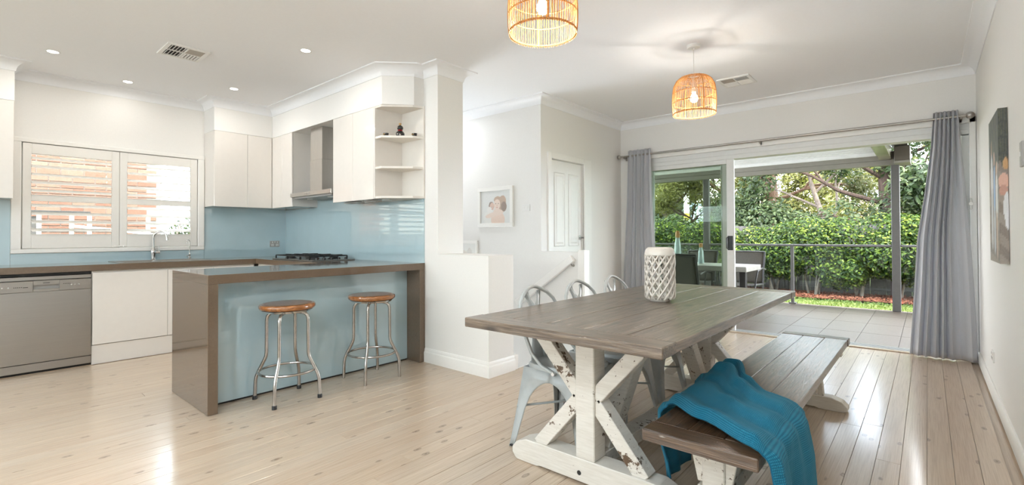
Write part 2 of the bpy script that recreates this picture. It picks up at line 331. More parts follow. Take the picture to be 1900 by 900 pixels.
# ------------------------------------------------------------------ mesh builder
class MB:
    def __init__(s): s.v = []; s.f = []
    def add(s, v, f):
        o = len(s.v); s.v += [tuple(p) for p in v]; s.f += [tuple(i + o for i in q) for q in f]; return s
    def box(s, a, b, bev=0.0, seg=1):
        x0, y0, z0 = (min(a[i], b[i]) for i in range(3)); x1, y1, z1 = (max(a[i], b[i]) for i in range(3))
        V = [(x0, y0, z0), (x1, y0, z0), (x1, y1, z0), (x0, y1, z0), (x0, y0, z1), (x1, y0, z1), (x1, y1, z1), (x0, y1, z1)]
        Fc = [(3, 2, 1, 0), (4, 5, 6, 7), (0, 1, 5, 4), (1, 2, 6, 5), (2, 3, 7, 6), (3, 0, 4, 7)]
        return s._bev(V, Fc, min(bev, 0.45 * min(x1 - x0, y1 - y0, z1 - z0)), seg)
    def _bev(s, V, Fc, bev, seg=1):
        if bev <= 0: return s.add(V, Fc)
        bm = bmesh.new(); vs = [bm.verts.new(p) for p in V]
        for q in Fc: bm.faces.new([vs[i] for i in q])
        bmesh.ops.bevel(bm, geom=list(bm.edges), offset=bev, segments=seg, affect='EDGES', profile=0.5)
        bm.verts.index_update(); r = s.add([v.co[:] for v in bm.verts], [[v.index for v in q.verts] for q in bm.faces]); bm.free(); return r
    def beam(s, p0, p1, w, h, up=(0, 0, 1), bev=0.0):
        p0, p1 = Vector(p0), Vector(p1); d = (p1 - p0).normalized(); side = d.cross(Vector(up)).normalized(); u = side.cross(d).normalized()
        c = []
        for p in (p0, p1):
            for a, b in ((-1, -1), (1, -1), (1, 1), (-1, 1)): c.append(p + side * (a * w / 2) + u * (b * h / 2))
        return s._bev(c, [(0, 1, 2, 3), (7, 6, 5, 4), (0, 4, 5, 1), (1, 5, 6, 2), (2, 6, 7, 3), (3, 7, 4, 0)], bev)
    def prism(s, poly, axis, a0, a1, bev=0.0):
        def P(p, a):
            q = list(p); q.insert(axis, a); return q
        n = len(poly); V = [P(p, a0) for p in poly] + [P(p, a1) for p in poly]
        Fc = [tuple(range(n))[::-1], tuple(range(n, 2 * n))] + [(i, (i + 1) % n, n + (i + 1) % n, n + i) for i in range(n)]
        return s._bev(V, Fc, bev)
    def tube(s, path, r, n=8, closed=False, radii=None):
        P = [Vector(p) for p in path]; m = len(P); V = []; up = Vector((0.0, 0.0, 1.0))
        T = []
        for i in range(m):
            if closed: t = P[(i + 1) % m] - P[i - 1]
            else: t = P[min(i + 1, m - 1)] - P[max(i - 1, 0)]
            T.append(t.normalized())
        x = T[0].cross(up)
        if x.length < 0.05: x = T[0].cross(Vector((1, 0, 0)))
        x.normalize()
        for i in range(m):
            x = (x - T[i] * x.dot(T[i])).normalized(); y = T[i].cross(x)
            rr = radii[i] if radii else r
            for k in range(n):
                a = 2 * math.pi * k / n; V.append(P[i] + x * (rr * math.cos(a)) + y * (rr * math.sin(a)))
        Fc = []
        for i in range(m if closed else m - 1):
            j = (i + 1) % m
            for k in range(n): k2 = (k + 1) % n; Fc.append((i * n + k, i * n + k2, j * n + k2, j * n + k))
        if not closed: Fc += [tuple(range(n))[::-1], tuple((m - 1) * n + k for k in range(n))]
        return s.add(V, Fc)
    def lathe(s, prof, c=(0, 0, 0), n=24):
        V = []; m = len(prof)
        for r, z in prof:
            for k in range(n):
                a = 2 * math.pi * k / n; V.append((c[0] + r * math.cos(a), c[1] + r * math.sin(a), c[2] + z))
        Fc = []
        for i in range(m - 1):
            for k in range(n): k2 = (k + 1) % n; Fc.append((i * n + k, i * n + k2, (i + 1) * n + k2, (i + 1) * n + k))
        if prof[0][0] > 1e-4: Fc.append(tuple(range(n))[::-1])
        if prof[-1][0] > 1e-4: Fc.append(tuple((m - 1) * n + k for k in range(n)))
        return s.add(V, Fc)
    def cyl(s, c, r, h, n=20): return s.lathe([(r, 0), (r, h)], c, n)
    def sphere(s, c, r, n=14, m=8, sz=1.0):
        return s.lathe([(max(1e-5, r * math.sin(math.pi * i / m)), -r * sz * math.cos(math.pi * i / m)) for i in range(m + 1)], c, n)
    def grid(s, fn, nu, nv):
        V = [fn(i / nu, j / nv) for j in range(nv + 1) for i in range(nu + 1)]
        return s.add(V, [(j * (nu + 1) + i, j * (nu + 1) + i + 1, (j + 1) * (nu + 1) + i + 1, (j + 1) * (nu + 1) + i) for j in range(nv) for i in range(nu)])
    def ico(s, c, r, squash=(1, 1, 1), sub=2, jit=0.0, seed=0):
        bm = bmesh.new(); bmesh.ops.create_icosphere(bm, subdivisions=sub, radius=1.0); R = random.Random(seed)
        V = []
        for v in bm.verts:
            k = r * (1 + R.uniform(-jit, jit)); V.append((c[0] + v.co.x * k * squash[0], c[1] + v.co.y * k * squash[1], c[2] + v.co.z * k * squash[2]))
        bm.verts.index_update(); s.add(V, [[v.index for v in q.verts] for q in bm.faces]); bm.free(); return s

BASE = {}
def link(name, me, mat, parent=None, smooth=False, angle=40):
    o = bpy.data.objects.new(name, me); COL.objects.link(o)
    if mat: me.materials.append(MATS[mat])
    if smooth:
        me.polygons.foreach_set('use_smooth', [True] * len(me.polygons))
        try: me.set_sharp_from_angle(angle=math.radians(angle))
        except Exception: pass
    if parent is not None: o.parent = parent
    return o
def part(name, mb, mat, parent=None, smooth=False, loc=None, angle=40):
    """one mesh object; vertices are given in the room's metres and stored relative to the thing's base"""
    off = BASE[parent.name] if parent is not None else Vector(loc if loc is not None else (0, 0, 0))
    me = bpy.data.meshes.new(name); me.from_pydata([(p[0] - off.x, p[1] - off.y, p[2] - off.z) for p in mb.v], [], mb.f); me.update()
    o = link(name, me, mat, parent, smooth, angle)
    if parent is None: o.location = off
    BASE[o.name] = off
    return o
def thing(name, label, cat, loc=(0, 0, 0), group=None, kind=None):
    o = bpy.data.objects.new(name, None); COL.objects.link(o); o.location = loc; o.empty_display_size = 0.1
    BASE[o.name] = Vector(loc)
    if kind: o['kind'] = kind
    return tag(o, label, cat, group)
def tag(o, label, cat, group=None):
    o['label'] = label; o['category'] = cat
    if group: o['group'] = group
    return o
def struct(name, mb=None, mat=None, smooth=False, label=None, cat=None, loc=(0, 0, 0)):
    if mb is None:
        o = bpy.data.objects.new(name, None); COL.objects.link(o); o.location = loc; BASE[o.name] = Vector(loc)
    else: o = part(name, mb, mat, smooth=smooth)
    o['kind'] = 'structure'
    if label: o['label'] = label
    if cat: o['category'] = cat
    return o
def copy_tree(o, parent=None):
    c = o.copy(); COL.objects.link(c)
    if parent is not None: c.parent = parent
    for ch in [k for k in KIDS.get(o.name, [])]: copy_tree(ch, c)
    return c
KIDS = {}
def note_kids():
    KIDS.clear()
    for o in bpy.data.objects:
        if o.parent is not None: KIDS.setdefault(o.parent.name, []).append(o)
def solid(o, t):
    m = o.modifiers.new('thickness', 'SOLIDIFY'); m.thickness = t; m.offset = 0

# ------------------------------------------------------------------ measured levels of the place
XW, XR, YB, YREAR = -6.325, 0.345, 6.043, -3.2        # window wall, right wall, sliding door wall, wall behind the viewer
YC, YCB = 2.833, 3.140                                # kitchen back wall and its stair side
XH, XPIL, XS, YS = -2.694, -3.314, -3.212, 4.217      # end of half wall, end of pier, hall door wall, picture wall
ZC, ZCR = 2.690, 2.596                                # ceiling, lower edge of cove
ZT = 0.901                                            # worktop
XU, YU, ZU0, ZU1 = -5.999, 2.521, 1.494, 2.339        # wall cupboards

# ================================================================== STRUCTURE
# floor: base slab + single boards
mb = MB(); mb.box((XW - .15, YREAR - .15, -.30), (XH, YC + .02, -.022)); mb.box((XH, YREAR - .15, -.30), (XR + .15, YB + .1, -.022))
mb.box((XS - 1.5, YS + .16, -.30), (XH, YB + .1, -.022)); mb.box((XW - .15, YC + .02, -.30), (XPIL, YCB, -.022))
floor = struct('floor', mb, 'floor_boards', label='pale knotty timber board floor', cat='floor')
mb = MB(); mb.box((XW, YREAR, -.022), (XR, -.30, -.001)); part('board_field', mb, 'floor_boards', floor)
mb = MB(); mb.box((XW, -.30, -.022), (-5.74, YC, -.001)); part('board_field', mb, 'floor_boards', floor)
mb = MB(); mb.box((XS, YS + .16, -.022), (-2.70, YB, -.001)); part('board_field', mb, 'floor_boards', floor)
BW = 0.0995; x = -0.014 + BW * 3
R = random.Random(5); k = 0
while x > -5.74 + BW:
    x0, x1 = x - BW + .0007, min(x - .0007, XR); yend = YC if x1 <= XH + .001 else YB - .005
    if x1 - x0 > .01:
        y = -.30 - R.uniform(0, 2.4)
        while y < yend - .05:
            y2 = y + R.uniform(2.1, 4.2)
            if yend - y2 < .5: y2 = yend
            a, b = max(y, -.30), min(y2, yend)
            if b - a > .05 and b > .1:
                mb = MB(); mb.box((x0, a + .0006, -.021), (x1, b - .0006, R.uniform(-.0006, .0)), .0012); part('board', mb, 'floor_boards', floor)
            y = y2
    x -= BW

# ceiling
mb = MB(); mb.box((XW - .3, YREAR - .3, ZC), (XR + .3, YB + .15, ZC + .22)); ceiling = struct('ceiling', mb, 'ceiling_paint', label='flat white ceiling', cat='ceiling')

def wall_with_hole(axis, at0, at1, lo, hi, z0, z1, holes):
    """wall slab normal to x (axis 0) or y (axis 1) with rectangular openings (lo, hi, z0, z1)"""
    mb = MB(); cuts = sorted({lo, hi, *[h[0] for h in holes], *[h[1] for h in holes]})
    def bx(a, b, c, d):
        if b - a < 1e-4 or d - c < 1e-4: return
        if axis == 0: mb.box((at0, a, c), (at1, b, d))
        else: mb.box((a, at0, c), (b, at1, d))
    for a, b in zip(cuts[:-1], cuts[1:]):
        hs = sorted([h for h in holes if h[0] <= a + 1e-6 and h[1] >= b - 1e-6], key=lambda h: h[2]); z = z0
        for h in hs: bx(a, b, z, h[2]); z = h[3]
        bx(a, b, z, z1)
    return mb
WY0, WY1, WZ0, WZ1 = .41, 1.83, 1.04, 2.033
struct('wall_left', wall_with_hole(0, XW - .16, XW, YREAR - .15, YCB, -.3, ZC, [(WY0, WY1, WZ0, WZ1)]), 'wall_paint', label='cream wall with the shuttered window', cat='wall')
struct('wall_kitchen', MB().box((XW, YC, -.3), (XPIL, YCB, ZC)), 'wall_paint', label='cream wall and pier behind the cooktop', cat='wall')
struct('wall_half', MB().box((XPIL, YC, -.3), (XH, YCB, .985)), 'wall_paint', label='low white half wall beside the pier', cat='wall')
struct('wall_stair', MB().box((XW - .2, YS, -2.0), (XS - .14, YS + .16, ZC)), 'wall_paint', label='stair wall with the framed portrait', cat='wall')
struct('wall_parapet', MB().box((XS, YS, -2.0), (-2.735, YS + .10, .976)), 'wall_paint', label='low wall beside the stair head', cat='wall')
DY0, DY1, DZ1 = 4.403, 5.078, 2.02
struct('wall_hall', wall_with_hole(0, XS - .14, XS, YS, YB, -.3, ZC, [(DY0, DY1, 0, DZ1)]), 'wall_paint', label='wall with the white panelled door', cat='wall')
SX0, SX1, SZ1 = -2.86, .295, 2.16
struct('wall_back', wall_with_hole(1, YB, YB + .16, XS - .14, XR + .15, -.3, ZC, [(SX0, SX1, 0, SZ1)]), 'wall_paint', label='wall with the sliding glass door', cat='wall')
struct('wall_right', MB().box((XR, YREAR - .15, -.3), (XR + .15, YB, ZC)), 'wall_paint', label='plain white wall with the canvas', cat='wall')
struct('wall_rear', wall_with_hole(1, YREAR - .15, YREAR, XW, XR, -.3, ZC, [(-6.0, -3.2, 1.50, 2.1), (-2.9, -.1, 1.50, 2.1)]), 'wall_paint', label='wall opposite the sliding door with two added window openings', cat='wall')
for i, xa in enumerate((-6.0, -2.9)):  # unseen windows, added behind the viewer to let more sky light in
    w = struct(f'window_{i + 2}', loc=(xa, YREAR - .08, 1.50), label='unseen wide window added opposite the sliding door to light the room', cat='window')
    mb = MB()
    for a in (0, 1.37, 2.74): mb.box((xa + a, YREAR - .11, 1.50), (xa + a + .06, YREAR - .05, 2.1))
    mb.box((xa, YREAR - .11, 1.50), (xa + 2.8, YREAR - .05, 1.56)); mb.box((xa, YREAR - .11, 2.04), (xa + 2.8, YREAR - .05, 2.1)); part('window_frame', mb, 'trim_white', w)
    for a in (.06, 1.43): part('pane', MB().box((xa + a, YREAR - .083, 1.56), (xa + a + 1.31, YREAR - .077, 2.04)), 'clear_glass', w)
# stairwell: far end, lower floor, steps
struct('wall_stair_end', MB().box((XW - .2, YCB, -2.0), (XW - .05, YS, ZC)), 'wall_paint', label='end wall of the stairwell', cat='wall')
struct('wall_stair_lower', MB().box((XPIL, YC + .02, -2.0), (XH, YCB - .002, -.3)).box((XW, YC + .02, -2.0), (XPIL, YCB - .002, -.3)), 'wall_paint', label='lower stairwell wall', cat='wall')
st = struct('stair', loc=(-4, 3.6, -2), label='carpeted stair going down behind the half wall', cat='stair')
for i in range(9):
    part('step', MB().box((XH - .02 - .27 * (i + 1), YCB, -2.0), (XH - .02 - .27 * i - .002, YS, -.19 * (i + 1))), 'trim_white', st)
part('corner_block', MB().box((XH - .03, YCB + .004, 0), (XH + .012, YCB + .05, .125), .004), 'trim_white', st)
part('nosing', MB().box((XH - .03, YCB + .002, -.20), (XH - .001, YS - .002, -.002)), 'trim_white', st)

# --- sweeps: cove cornice and skirting
def sweep(path, prof):
    mb = MB(); n = len(path); D = []
    for i in range(n - 1):
        d = Vector((path[i + 1][0] - path[i][0], path[i + 1][1] - path[i][1])).normalized(); D.append(Vector((d.y, -d.x)))
    M = []
    for i in range(n):
        if i == 0: M.append(D[0])
        elif i == n - 1: M.append(D[-1])
        else:
            s_ = D[i - 1] + D[i]; M.append(s_ / max(.2, 1 + D[i - 1].dot(D[i])))
    m = len(prof); V = [(path[i][0] + M[i].x * d, path[i][1] + M[i].y * d, z) for i in range(n) for d, z in prof]
    Fc = [(i * m + k, (i + 1) * m + k, (i + 1) * m + (k + 1) % m, i * m + (k + 1) % m) for i in range(n - 1) for k in range(m)]
    Fc += [tuple(range(m)), tuple((n - 1) * m + k for k in range(m))[::-1]]
    return mb.add(V, Fc)
H = ZC - ZCR
cove = [(-.004, ZCR), (.006, ZCR), (.008, ZCR + .010)] + [(H - (H - .010) * math.cos(t), ZCR + .010 + (H - .020) * math.sin(t)) for t in [math.pi / 2 * i / 7 for i in range(1, 8)]] + [(H + .006, ZC - .010), (H + .008, ZC + .003), (-.004, ZC + .003)]
AX, AY, BX2, BY2, CX2 = -3.716, 2.528, -3.517, 2.727, -3.514
o = struct('trim_1', sweep([(XU, YREAR), (XU, .345), (XW, .345), (XW, 1.894), (XU, 1.894), (XU, YU), (AX, YU), (BX2, BY2), (CX2, YC), (XPIL, YC), (XPIL, YCB), (XW, YCB)], cove), 'cove_white', True, 'white cove cornice around the kitchen and pier', 'cornice')
o = struct('trim_2', sweep([(XW, YS), (XS, YS), (XS, YB), (XR, YB), (XR, YREAR)], cove), 'cove_white', True, 'white cove cornice above the sliding door', 'cornice')
skirt = [(-.003, 0), (.018, 0), (.018, .085), (.015, .094), (.011, .098), (.010, .118), (.004, .128), (-.003, .128)]
struct('baseboard_half_wall', sweep([(-3.494, YC), (XH, YC), (XH, YCB + .004)], skirt), 'trim_white', True, 'moulded white skirting around the half wall', 'skirting')
sk2 = [(-.003, 0), (.016, 0), (.016, .078), (.008, .09), (-.003, .09)]
struct('baseboard_right', sweep([(XR, YB - .02), (XR, YREAR)], sk2), 'trim_white', True, 'white skirting along the canvas wall', 'skirting')
struct('baseboard_hall', sweep([(XS, 5.25), (XS, YB), (SX0 - .05, YB)], sk2), 'trim_white', True, 'white skirting beside the panelled door', 'skirting')
# bulkheads over the wall cupboards
struct('wall_bulkhead_left', MB().box((XW - .01, YREAR, ZU1), (XU - .002, .345, ZC)), 'wall_paint', label='plaster bulkhead above the far left cupboard', cat='bulkhead')
struct('wall_bulkhead_kitchen', MB().prism([(XW - .01, 1.894), (XU, 1.894), (XU, YU), (AX, YU), (BX2, BY2), (CX2, YC + .01), (XW - .01, YC + .01)], 2, ZU1, ZC), 'wall_paint', label='plaster bulkhead above the kitchen cupboards', cat='bulkhead')
# stair handrail, newel post
t = thing('handrail', 'white sloping handrail on the low stair wall', 'handrail', (-3.0, YS - .05, .4))
mb = MB(); mb.beam((-3.52, YS - .05, .385), (-2.765, YS - .05, .915), .045, .075, bev=.006); part('rail', mb, 'trim_white', t)
for xx, zz in ((-3.25, .545), (-2.79, .865)):
    mb = MB(); mb.tube([(xx, YS, zz - .03), (xx, YS - .03, zz - .03), (xx, YS - .05, zz - .01)], .007); mb.tube([(xx, YS - .003, zz - .03), (xx, YS, zz - .03)], .013, 12); part('bracket', mb, 'nickel', t, True)
mb = MB(); mb.box((-2.735, YS - .005, 0), (-2.660, YS + .10, .995), .004); o = part('newel_post', mb, 'trim_white', loc=(-2.7, YS + .05, 0)); tag(o, 'square white newel post at the stair head', 'post')

# --- kitchen shuttered window
w = struct('window_1', loc=(XW, 1.12, 1.0), label='kitchen window with white plantation shutters', cat='window')
mb = MB()
for a, b in (((.344, 1.001), (1.893, 1.041)), ((.344, 2.033), (1.893, 2.073)), ((.344, 1.041), (.411, 2.033)), ((1.828, 1.041), (1.893, 2.033))):
    mb.box((XW - .02, a[0], a[1]), (XW + .022, b[0], b[1]), .004)
part('casing', mb, 'trim_white', w)
mb = MB()
for a, b in (((WY0, WZ0), (WY1, WZ0 + .03)), ((WY0, WZ1 - .03), (WY1, WZ1)), ((WY0, WZ0), (WY0 + .03, WZ1)), ((WY1 - .03, WZ0), (WY1, WZ1)), ((1.105, WZ0), (1.145, WZ1))):
    mb.box((XW - .13, a[0], a[1]), (XW - .09, b[0], b[1]))
part('window_frame', mb, 'alu_white', w); part('pane', MB().box((XW - .112, WY0, WZ0), (XW - .108, WY1, WZ1)), 'clear_glass', w)
blades = {}
for y0, y1, oy0, oy1 in ((.418, 1.122, .477, 1.061), (1.126, 1.822, 1.188, 1.757)):
    sh = MB(); z0, z1, m0, m1, oz0, oz1 = 1.046, 2.028, 1.490, 1.552, 1.181, 1.932; xa, xb = XW - .020, XW + .012
    for a, b in (((y0, z0), (oy0, z1)), ((oy1, z0), (y1, z1)), ((oy0, z0), (oy1, oz0)), ((oy0, oz1), (oy1, z1)), ((oy0, m0), (oy1, m1))): sh.box((xa, a[0], a[1]), (xb, b[0], b[1]), .003)
    so = part('shutter', sh, 'shutter_white', w)
    for za, zb, n in ((oz0, m0, 4), (m1, oz1, 5)):
        for i in range(n):
            zc = za + (zb - za) * (i + .5) / n
            L = oy1 - oy0 - .004; key = round(L, 3)
            if key not in blades:
                q = MB(); a = math.radians(-22); pts = []
                for t_ in range(12):
                    th = 2 * math.pi * t_ / 12; px, pz = .042 * math.cos(th), .0052 * math.sin(th); pts.append((px * math.cos(a) - pz * math.sin(a), px * math.sin(a) + pz * math.cos(a)))
                q.prism(pts, 1, -L / 2, L / 2); me = bpy.data.meshes.new('slat'); me.from_pydata(q.v, [], q.f); me.materials.append(MATS['shutter_white']); blades[key] = me
            so2 = bpy.data.objects.new('slat', blades[key]); COL.objects.link(so2); so2.parent = so
            so2.location = Vector((XW - .004, (oy0 + oy1) / 2, zc)) - BASE[w.name]
mb = MB()
for yy in (1.09, 1.125, 1.16): mb.sphere((XW + .016, yy, 1.052), .008, 8, 5)
part('catch', mb, 'trim_white', w)

# --- hall door
d = struct('door_1', loc=(XS, 4.74, 0), label='white four panel door behind the stair head', cat='door')
mb = MB()
for a, b in (((DY0 - .072, 0), (DY0, DZ1 + .07)), ((DY1, 0), (DY1 + .165, DZ1 + .07)), ((DY0, DZ1), (DY1, DZ1 + .07))): mb.box((XS - .01, a[0], a[1]), (XS + .018, b[0], b[1]), .005)
part('casing', mb, 'trim_white', d)
leafd = part('door_leaf', MB().box((XS - .060, DY0 + .003, .008), (XS - .026, DY1 - .003, DZ1 - .004)), 'trim_white', d)
cw = (DY1 - DY0) / 2
for i in range(2):
    for za, zb in ((.16, .86), (1.02, 1.88)):
        ya, yb = DY0 + .09 + i * (cw - .045), DY0 + cw - .03 + i * (cw - .045)
        mb = MB(); pr = [(0, .001), (.006, .008), (.014, .002), (.03, .002), (.05, .009)]
        P_ = [(ya, za), (yb, za), (yb, zb), (ya, zb)]; V = []
        for ins, hgt in pr:
            for yy, zz in P_: V.append((XS - .026 + hgt, yy + (ins if yy == ya else -ins), zz + (ins if zz == za else -ins)))
        Fc = [(r_ * 4 + q, r_ * 4 + (q + 1) % 4, (r_ + 1) * 4 + (q + 1) % 4, (r_ + 1) * 4 + q) for r_ in range(len(pr) - 1) for q in range(4)] + [tuple(4 * (len(pr) - 1) + q for q in range(4))]
        mb.add(V, Fc); part('panel', mb, 'trim_white', leafd)
mb = MB(); mb.tube([(XS - .026, 5.03, 1.12), (XS - .018, 5.03, 1.12)], .028, 16); mb.tube([(XS - .02, 5.03, 1.12), (XS + .03, 5.03, 1.12), (XS + .034, 5.02, 1.12), (XS + .036, 4.93, 1.118)], .009, 8); part('handle', mb, 'nickel', leafd, True)

# --- sliding glass door
d = struct('door_2', loc=(-1.3, YB, 0), label='white aluminium sliding glass door opening to the deck', cat='door')
mb = MB()
for a, b in (((SX0 - .06, .0), (SX0, SZ1 + .055)), ((SX1, .0), (XR - .004, SZ1 + .055)), ((SX0 - .06, SZ1), (XR - .004, SZ1 + .055))): mb.box((a[0], YB - .016, a[1]), (b[0], YB + .01, b[1]), .004)
part('casing', mb, 'trim_white', d)
mb = MB(); mb.box((SX0, YB + .005, 2.052), (SX1, YB + .15, SZ1)); mb.box((SX0, YB - .006, 2.10), (SX1, YB + .02, 2.125)); mb.box((SX0, YB + .005, 0), (SX0 + .04, YB + .15, 2.06)); mb.box((SX1 - .05, YB + .005, 0), (SX1, YB + .15, 2.06)); part('door_frame', mb, 'alu_white', d)
mb = MB()
for yy in (.02, .06, .10, .14): mb.box((SX0, YB + yy, -.012), (SX1, YB + yy + .008, .012))
mb.box((SX0, YB + .0, -.03), (SX1, YB + .16, -.012)); part('track', mb, 'alu_grey', d)
part('threshold', MB().box((SX0 - .02, YB - .05, -.002), (SX1 + .02, YB + .004, .012), .004), 'floor_boards', d)
def sash(x0, x1, y0, handle):
    fr = MB(); y1 = y0 + .034
    fr.box((x0, y0, .014), (x0 + .05, y1, 2.055), .003); fr.box((x1 - .085, y0, .014), (x1, y1, 2.055), .003)
    fr.box((x0 + .05, y0, .014), (x1 - .085, y1, .10), .003); fr.box((x0 + .05, y0, 1.998), (x1 - .085, y1, 2.055), .003)
    s_ = part('sash', fr, 'alu_white', d)
    part('pane', MB().box((x0 + .05, y0 + .014, .10), (x1 - .085, y0 + .020, 1.998)), 'door_glass', s_)
    if handle:
        mb = MB(); xc = x1 - .045
        mb.box((xc - .030, y0 - .010, .965), (xc + .030, y0, 1.135), .004)
        mb.tube([(xc - .022, y0 - .008, .978), (xc - .030, y0 - .040, .99), (xc - .030, y0 - .040, 1.11), (xc - .022, y0 - .008, 1.122)], .008, 8); mb.tube([(xc + .018, y0 - .008, 1.02), (xc + .018, y0 - .022, 1.02)], .012, 10)
        part('handle', mb, 'black_plastic', s_, True)
sash(SX0 + .03, -1.738, YB + .018, True); sash(SX0 + .03, -1.80, YB + .062, False); sash(SX0 + .03, -1.83, YB + .106, False)
mb = MB(); mb.tube([(SX1 + .005, YB - .045, 1.42), (SX1 + .005, YB - .02, 1.42)], .016, 10); mb.box((SX1 - .002, YB - .03, 1.37), (SX1 + .012, YB - .014, 1.47), .003); part('lock', mb, 'nickel', d, True)

# ================================================================== KITCHEN
# --- stone worktop with waterfall ends
t = thing('stone_worktop', 'brown stone worktop running around the kitchen with waterfall ends on the peninsula', 'worktop', (-5.0, 2.0, .84))
XCF, XPF, XPB, YPN, YCF = -5.690, -3.495, -4.260, 1.070, 2.215
SK = (-6.26, -5.80, 1.05, 1.78)      # sink cut-out x0 x1 y0 y1
mb = MB(); mb.box((XW + .008, YREAR + .01, ZT - .055), (XCF, SK[2], ZT)); mb.box((XW + .008, SK[3], ZT - .055), (XCF, YC - .008, ZT)); mb.box((XW + .008, SK[2], ZT - .055), (SK[0], SK[3], ZT)); mb.box((SK[1], SK[2], ZT - .055), (XCF, SK[3], ZT))
part('slab', mb, 'brown_stone', t)
part('slab', MB().box((XCF, YCF, ZT - .055), (XPB, YC - .008, ZT)), 'brown_stone', t)
part('slab', MB().box((XPB, YPN, ZT - .060), (XPF, YC - .002, ZT), .0015), 'brown_stone', t)
part('waterfall_panel', MB().box((XPB, YPN, .002), (XPF, YPN + .060, ZT - .060), .0015), 'brown_stone', t)
part('waterfall_panel', MB().box((XPB, YC - .062, .002), (XPF, YC - .002, ZT - .060), .0015), 'brown_stone', t)
# --- peninsula body
t = thing('peninsula_cabinet', 'peninsula cabinet with pale blue glass front behind the bar stools', 'cabinet', (-3.95, 1.95, 0))
part('body', MB().box((XPB + .02, YPN + .062, .0), (-3.700, YC - .064, ZT - .062)), 'shelf_white', t)
part('glass_panel', MB().box((-3.698, YPN + .062, .012), (-3.680, YC - .064, ZT - .062), .001), 'blue_glass', t)
part('plinth', MB().box((-3.696, YPN + .064, .0), (-3.686, YC - .066, .012)), 'black_plastic', t)
# --- glass splashbacks
t = thing('glass_splashback', 'pale blue glass splashback on the window wall', 'splashback', (XW, 1.2, ZT))
part('glass_sheet', MB().box((XW + .001, YREAR + .02, ZT), (XW + .007, .342, ZU0 - .002)), 'blue_glass', t)
part('glass_sheet', MB().box((XW + .001, .344, ZT), (XW + .007, 1.893, 1.0)), 'blue_glass', t)
part('glass_sheet', MB().box((XW + .001, 1.895, ZT), (XW + .007, YC - .008, ZU0 - .002)), 'blue_glass', t)
o = part('glass_splashback', MB().box((XW + .008, YC - .007, ZT), (-5.48, YC - .001, ZU0 - .002)).box((-5.48, YC - .007, ZT), (-4.57, YC - .001, 1.60)).box((-4.57, YC - .007, ZT), (-3.500, YC - .001, ZU0 - .002)), 'blue_glass', loc=(-4.9, YC, ZT))
tag(o, 'pale blue glass splashback behind the gas cooktop', 'splashback')
# --- base cupboards on the window wall
def door_row(t, doors, x, z0, z1, mat='cabinet_gloss'):
    for ya, yb in doors: part('door', MB().box((x, ya + .0015, z0), (x + .018, yb - .0015, z1), .0015), mat, t)
t = thing('sink_cabinet', 'glossy white base cupboard under the sink', 'cabinet', (-6.0, 1.4, 0))
part('body', MB().box((XW + .02, .823, .176), (-5.722, 2.21, .70)).box((XW + .02, .823, .70), (XW + .055, 2.21, ZT - .058)).box((-5.76, .823, .70), (-5.722, 2.21, ZT - .058)), 'shelf_white', t); door_row(t, [(.825, 1.395), (1.395, 1.80), (1.80, 2.205)], -5.721, .178, ZT - .075); part('plinth', MB().box((-6.2, .823, 0), (-5.716, 2.21, .172)), 'cabinet_gloss', t)
t = thing('base_cabinet', 'glossy white base cupboard beside the dishwasher, away from the sink', 'cabinet', (-6.0, -1.4, 0))
part('body', MB().box((XW + .02, YREAR + .02, .176), (-5.722, .215, ZT - .058)), 'shelf_white', t); door_row(t, [(-3.1, -2.3), (-2.3, -1.4), (-1.4, -.6), (-.6, .213)], -5.721, .178, ZT - .075); part('plinth', MB().box((-6.2, YREAR + .02, 0), (-5.716, .215, .172)), 'cabinet_gloss', t)
t = thing('cooktop_cabinet', 'glossy white base cupboard under the gas cooktop', 'cabinet', (-5.0, 2.5, 0))
part('body', MB().box((-5.70, 2.245, .176), (XPB - .02, YC - .01, ZT - .058)), 'shelf_white', t)
for xa, xb in ((-5.66, -4.95), (-4.95, -4.29)): part('drawer', MB().box((xa + .002, 2.226, .178), (xb - .002, 2.244, ZT - .075), .0015), 'cabinet_gloss', t)
part('plinth', MB().box((-5.70, 2.232, 0), (XPB - .02, 2.6, .172)), 'cabinet_gloss', t)
# --- dishwasher
t = thing('dishwasher', 'stainless steel dishwasher between the white base cupboards', 'dishwasher', (-6.0, .518, 0))
D0, D1, DX = .219, .819, -5.716
part('body', MB().box((XW + .03, D0 + .002, .02), (DX - .012, D1 - .002, .818)), 'grey_plastic', t)
part('shadow_gap', MB().box((XW + .05, D0 + .002, .820), (-5.74, D1 - .002, .842)), 'black_plastic', t)
part('lid', MB().box((DX - .30, D0, .786), (DX + .006, D1, .818), .002), 'stainless', t)
cp = MB(); hl0, hl1 = .446, .608
cp.box((DX - .012, D0, .690), (DX + .012, hl0, .782), .002).box((DX - .012, hl1, .690), (DX + .012, D1, .782), .002).box((DX - .012, hl0, .690), (DX + .012, hl1, .712)).box((DX - .012, hl0, .746), (DX + .012, hl1, .782))
cpo = part('control_panel', cp, 'stainless', t)
part('handle_recess', MB().grid(lambda u, v: (DX - .010 - .022 * math.sin(math.pi * v) ** .7, hl0 + (hl1 - hl0) * u, .710 + .038 * v), 10, 6), 'grey_plastic', cpo, True)
for yy in (.265, .30, .685, .71, .735): part('button', MB().tube([(DX + .011, yy, .735), (DX + .0145, yy, .735)], .0055, 10), 'chrome', cpo)
mb = MB(); mb.box((DX + .0115, .385, .728), (DX + .0125, .415, .733)); mb.box((DX + .0115, .505, .759), (DX + .0125, .548, .764))
for i in range(5): mb.box((DX + .0115, .33 + .011 * i, .730), (DX + .0125, .336 + .011 * i, .736)); mb.box((DX + .0115, .632 + .010 * i, .744), (DX + .0125, .638 + .010 * i, .749))
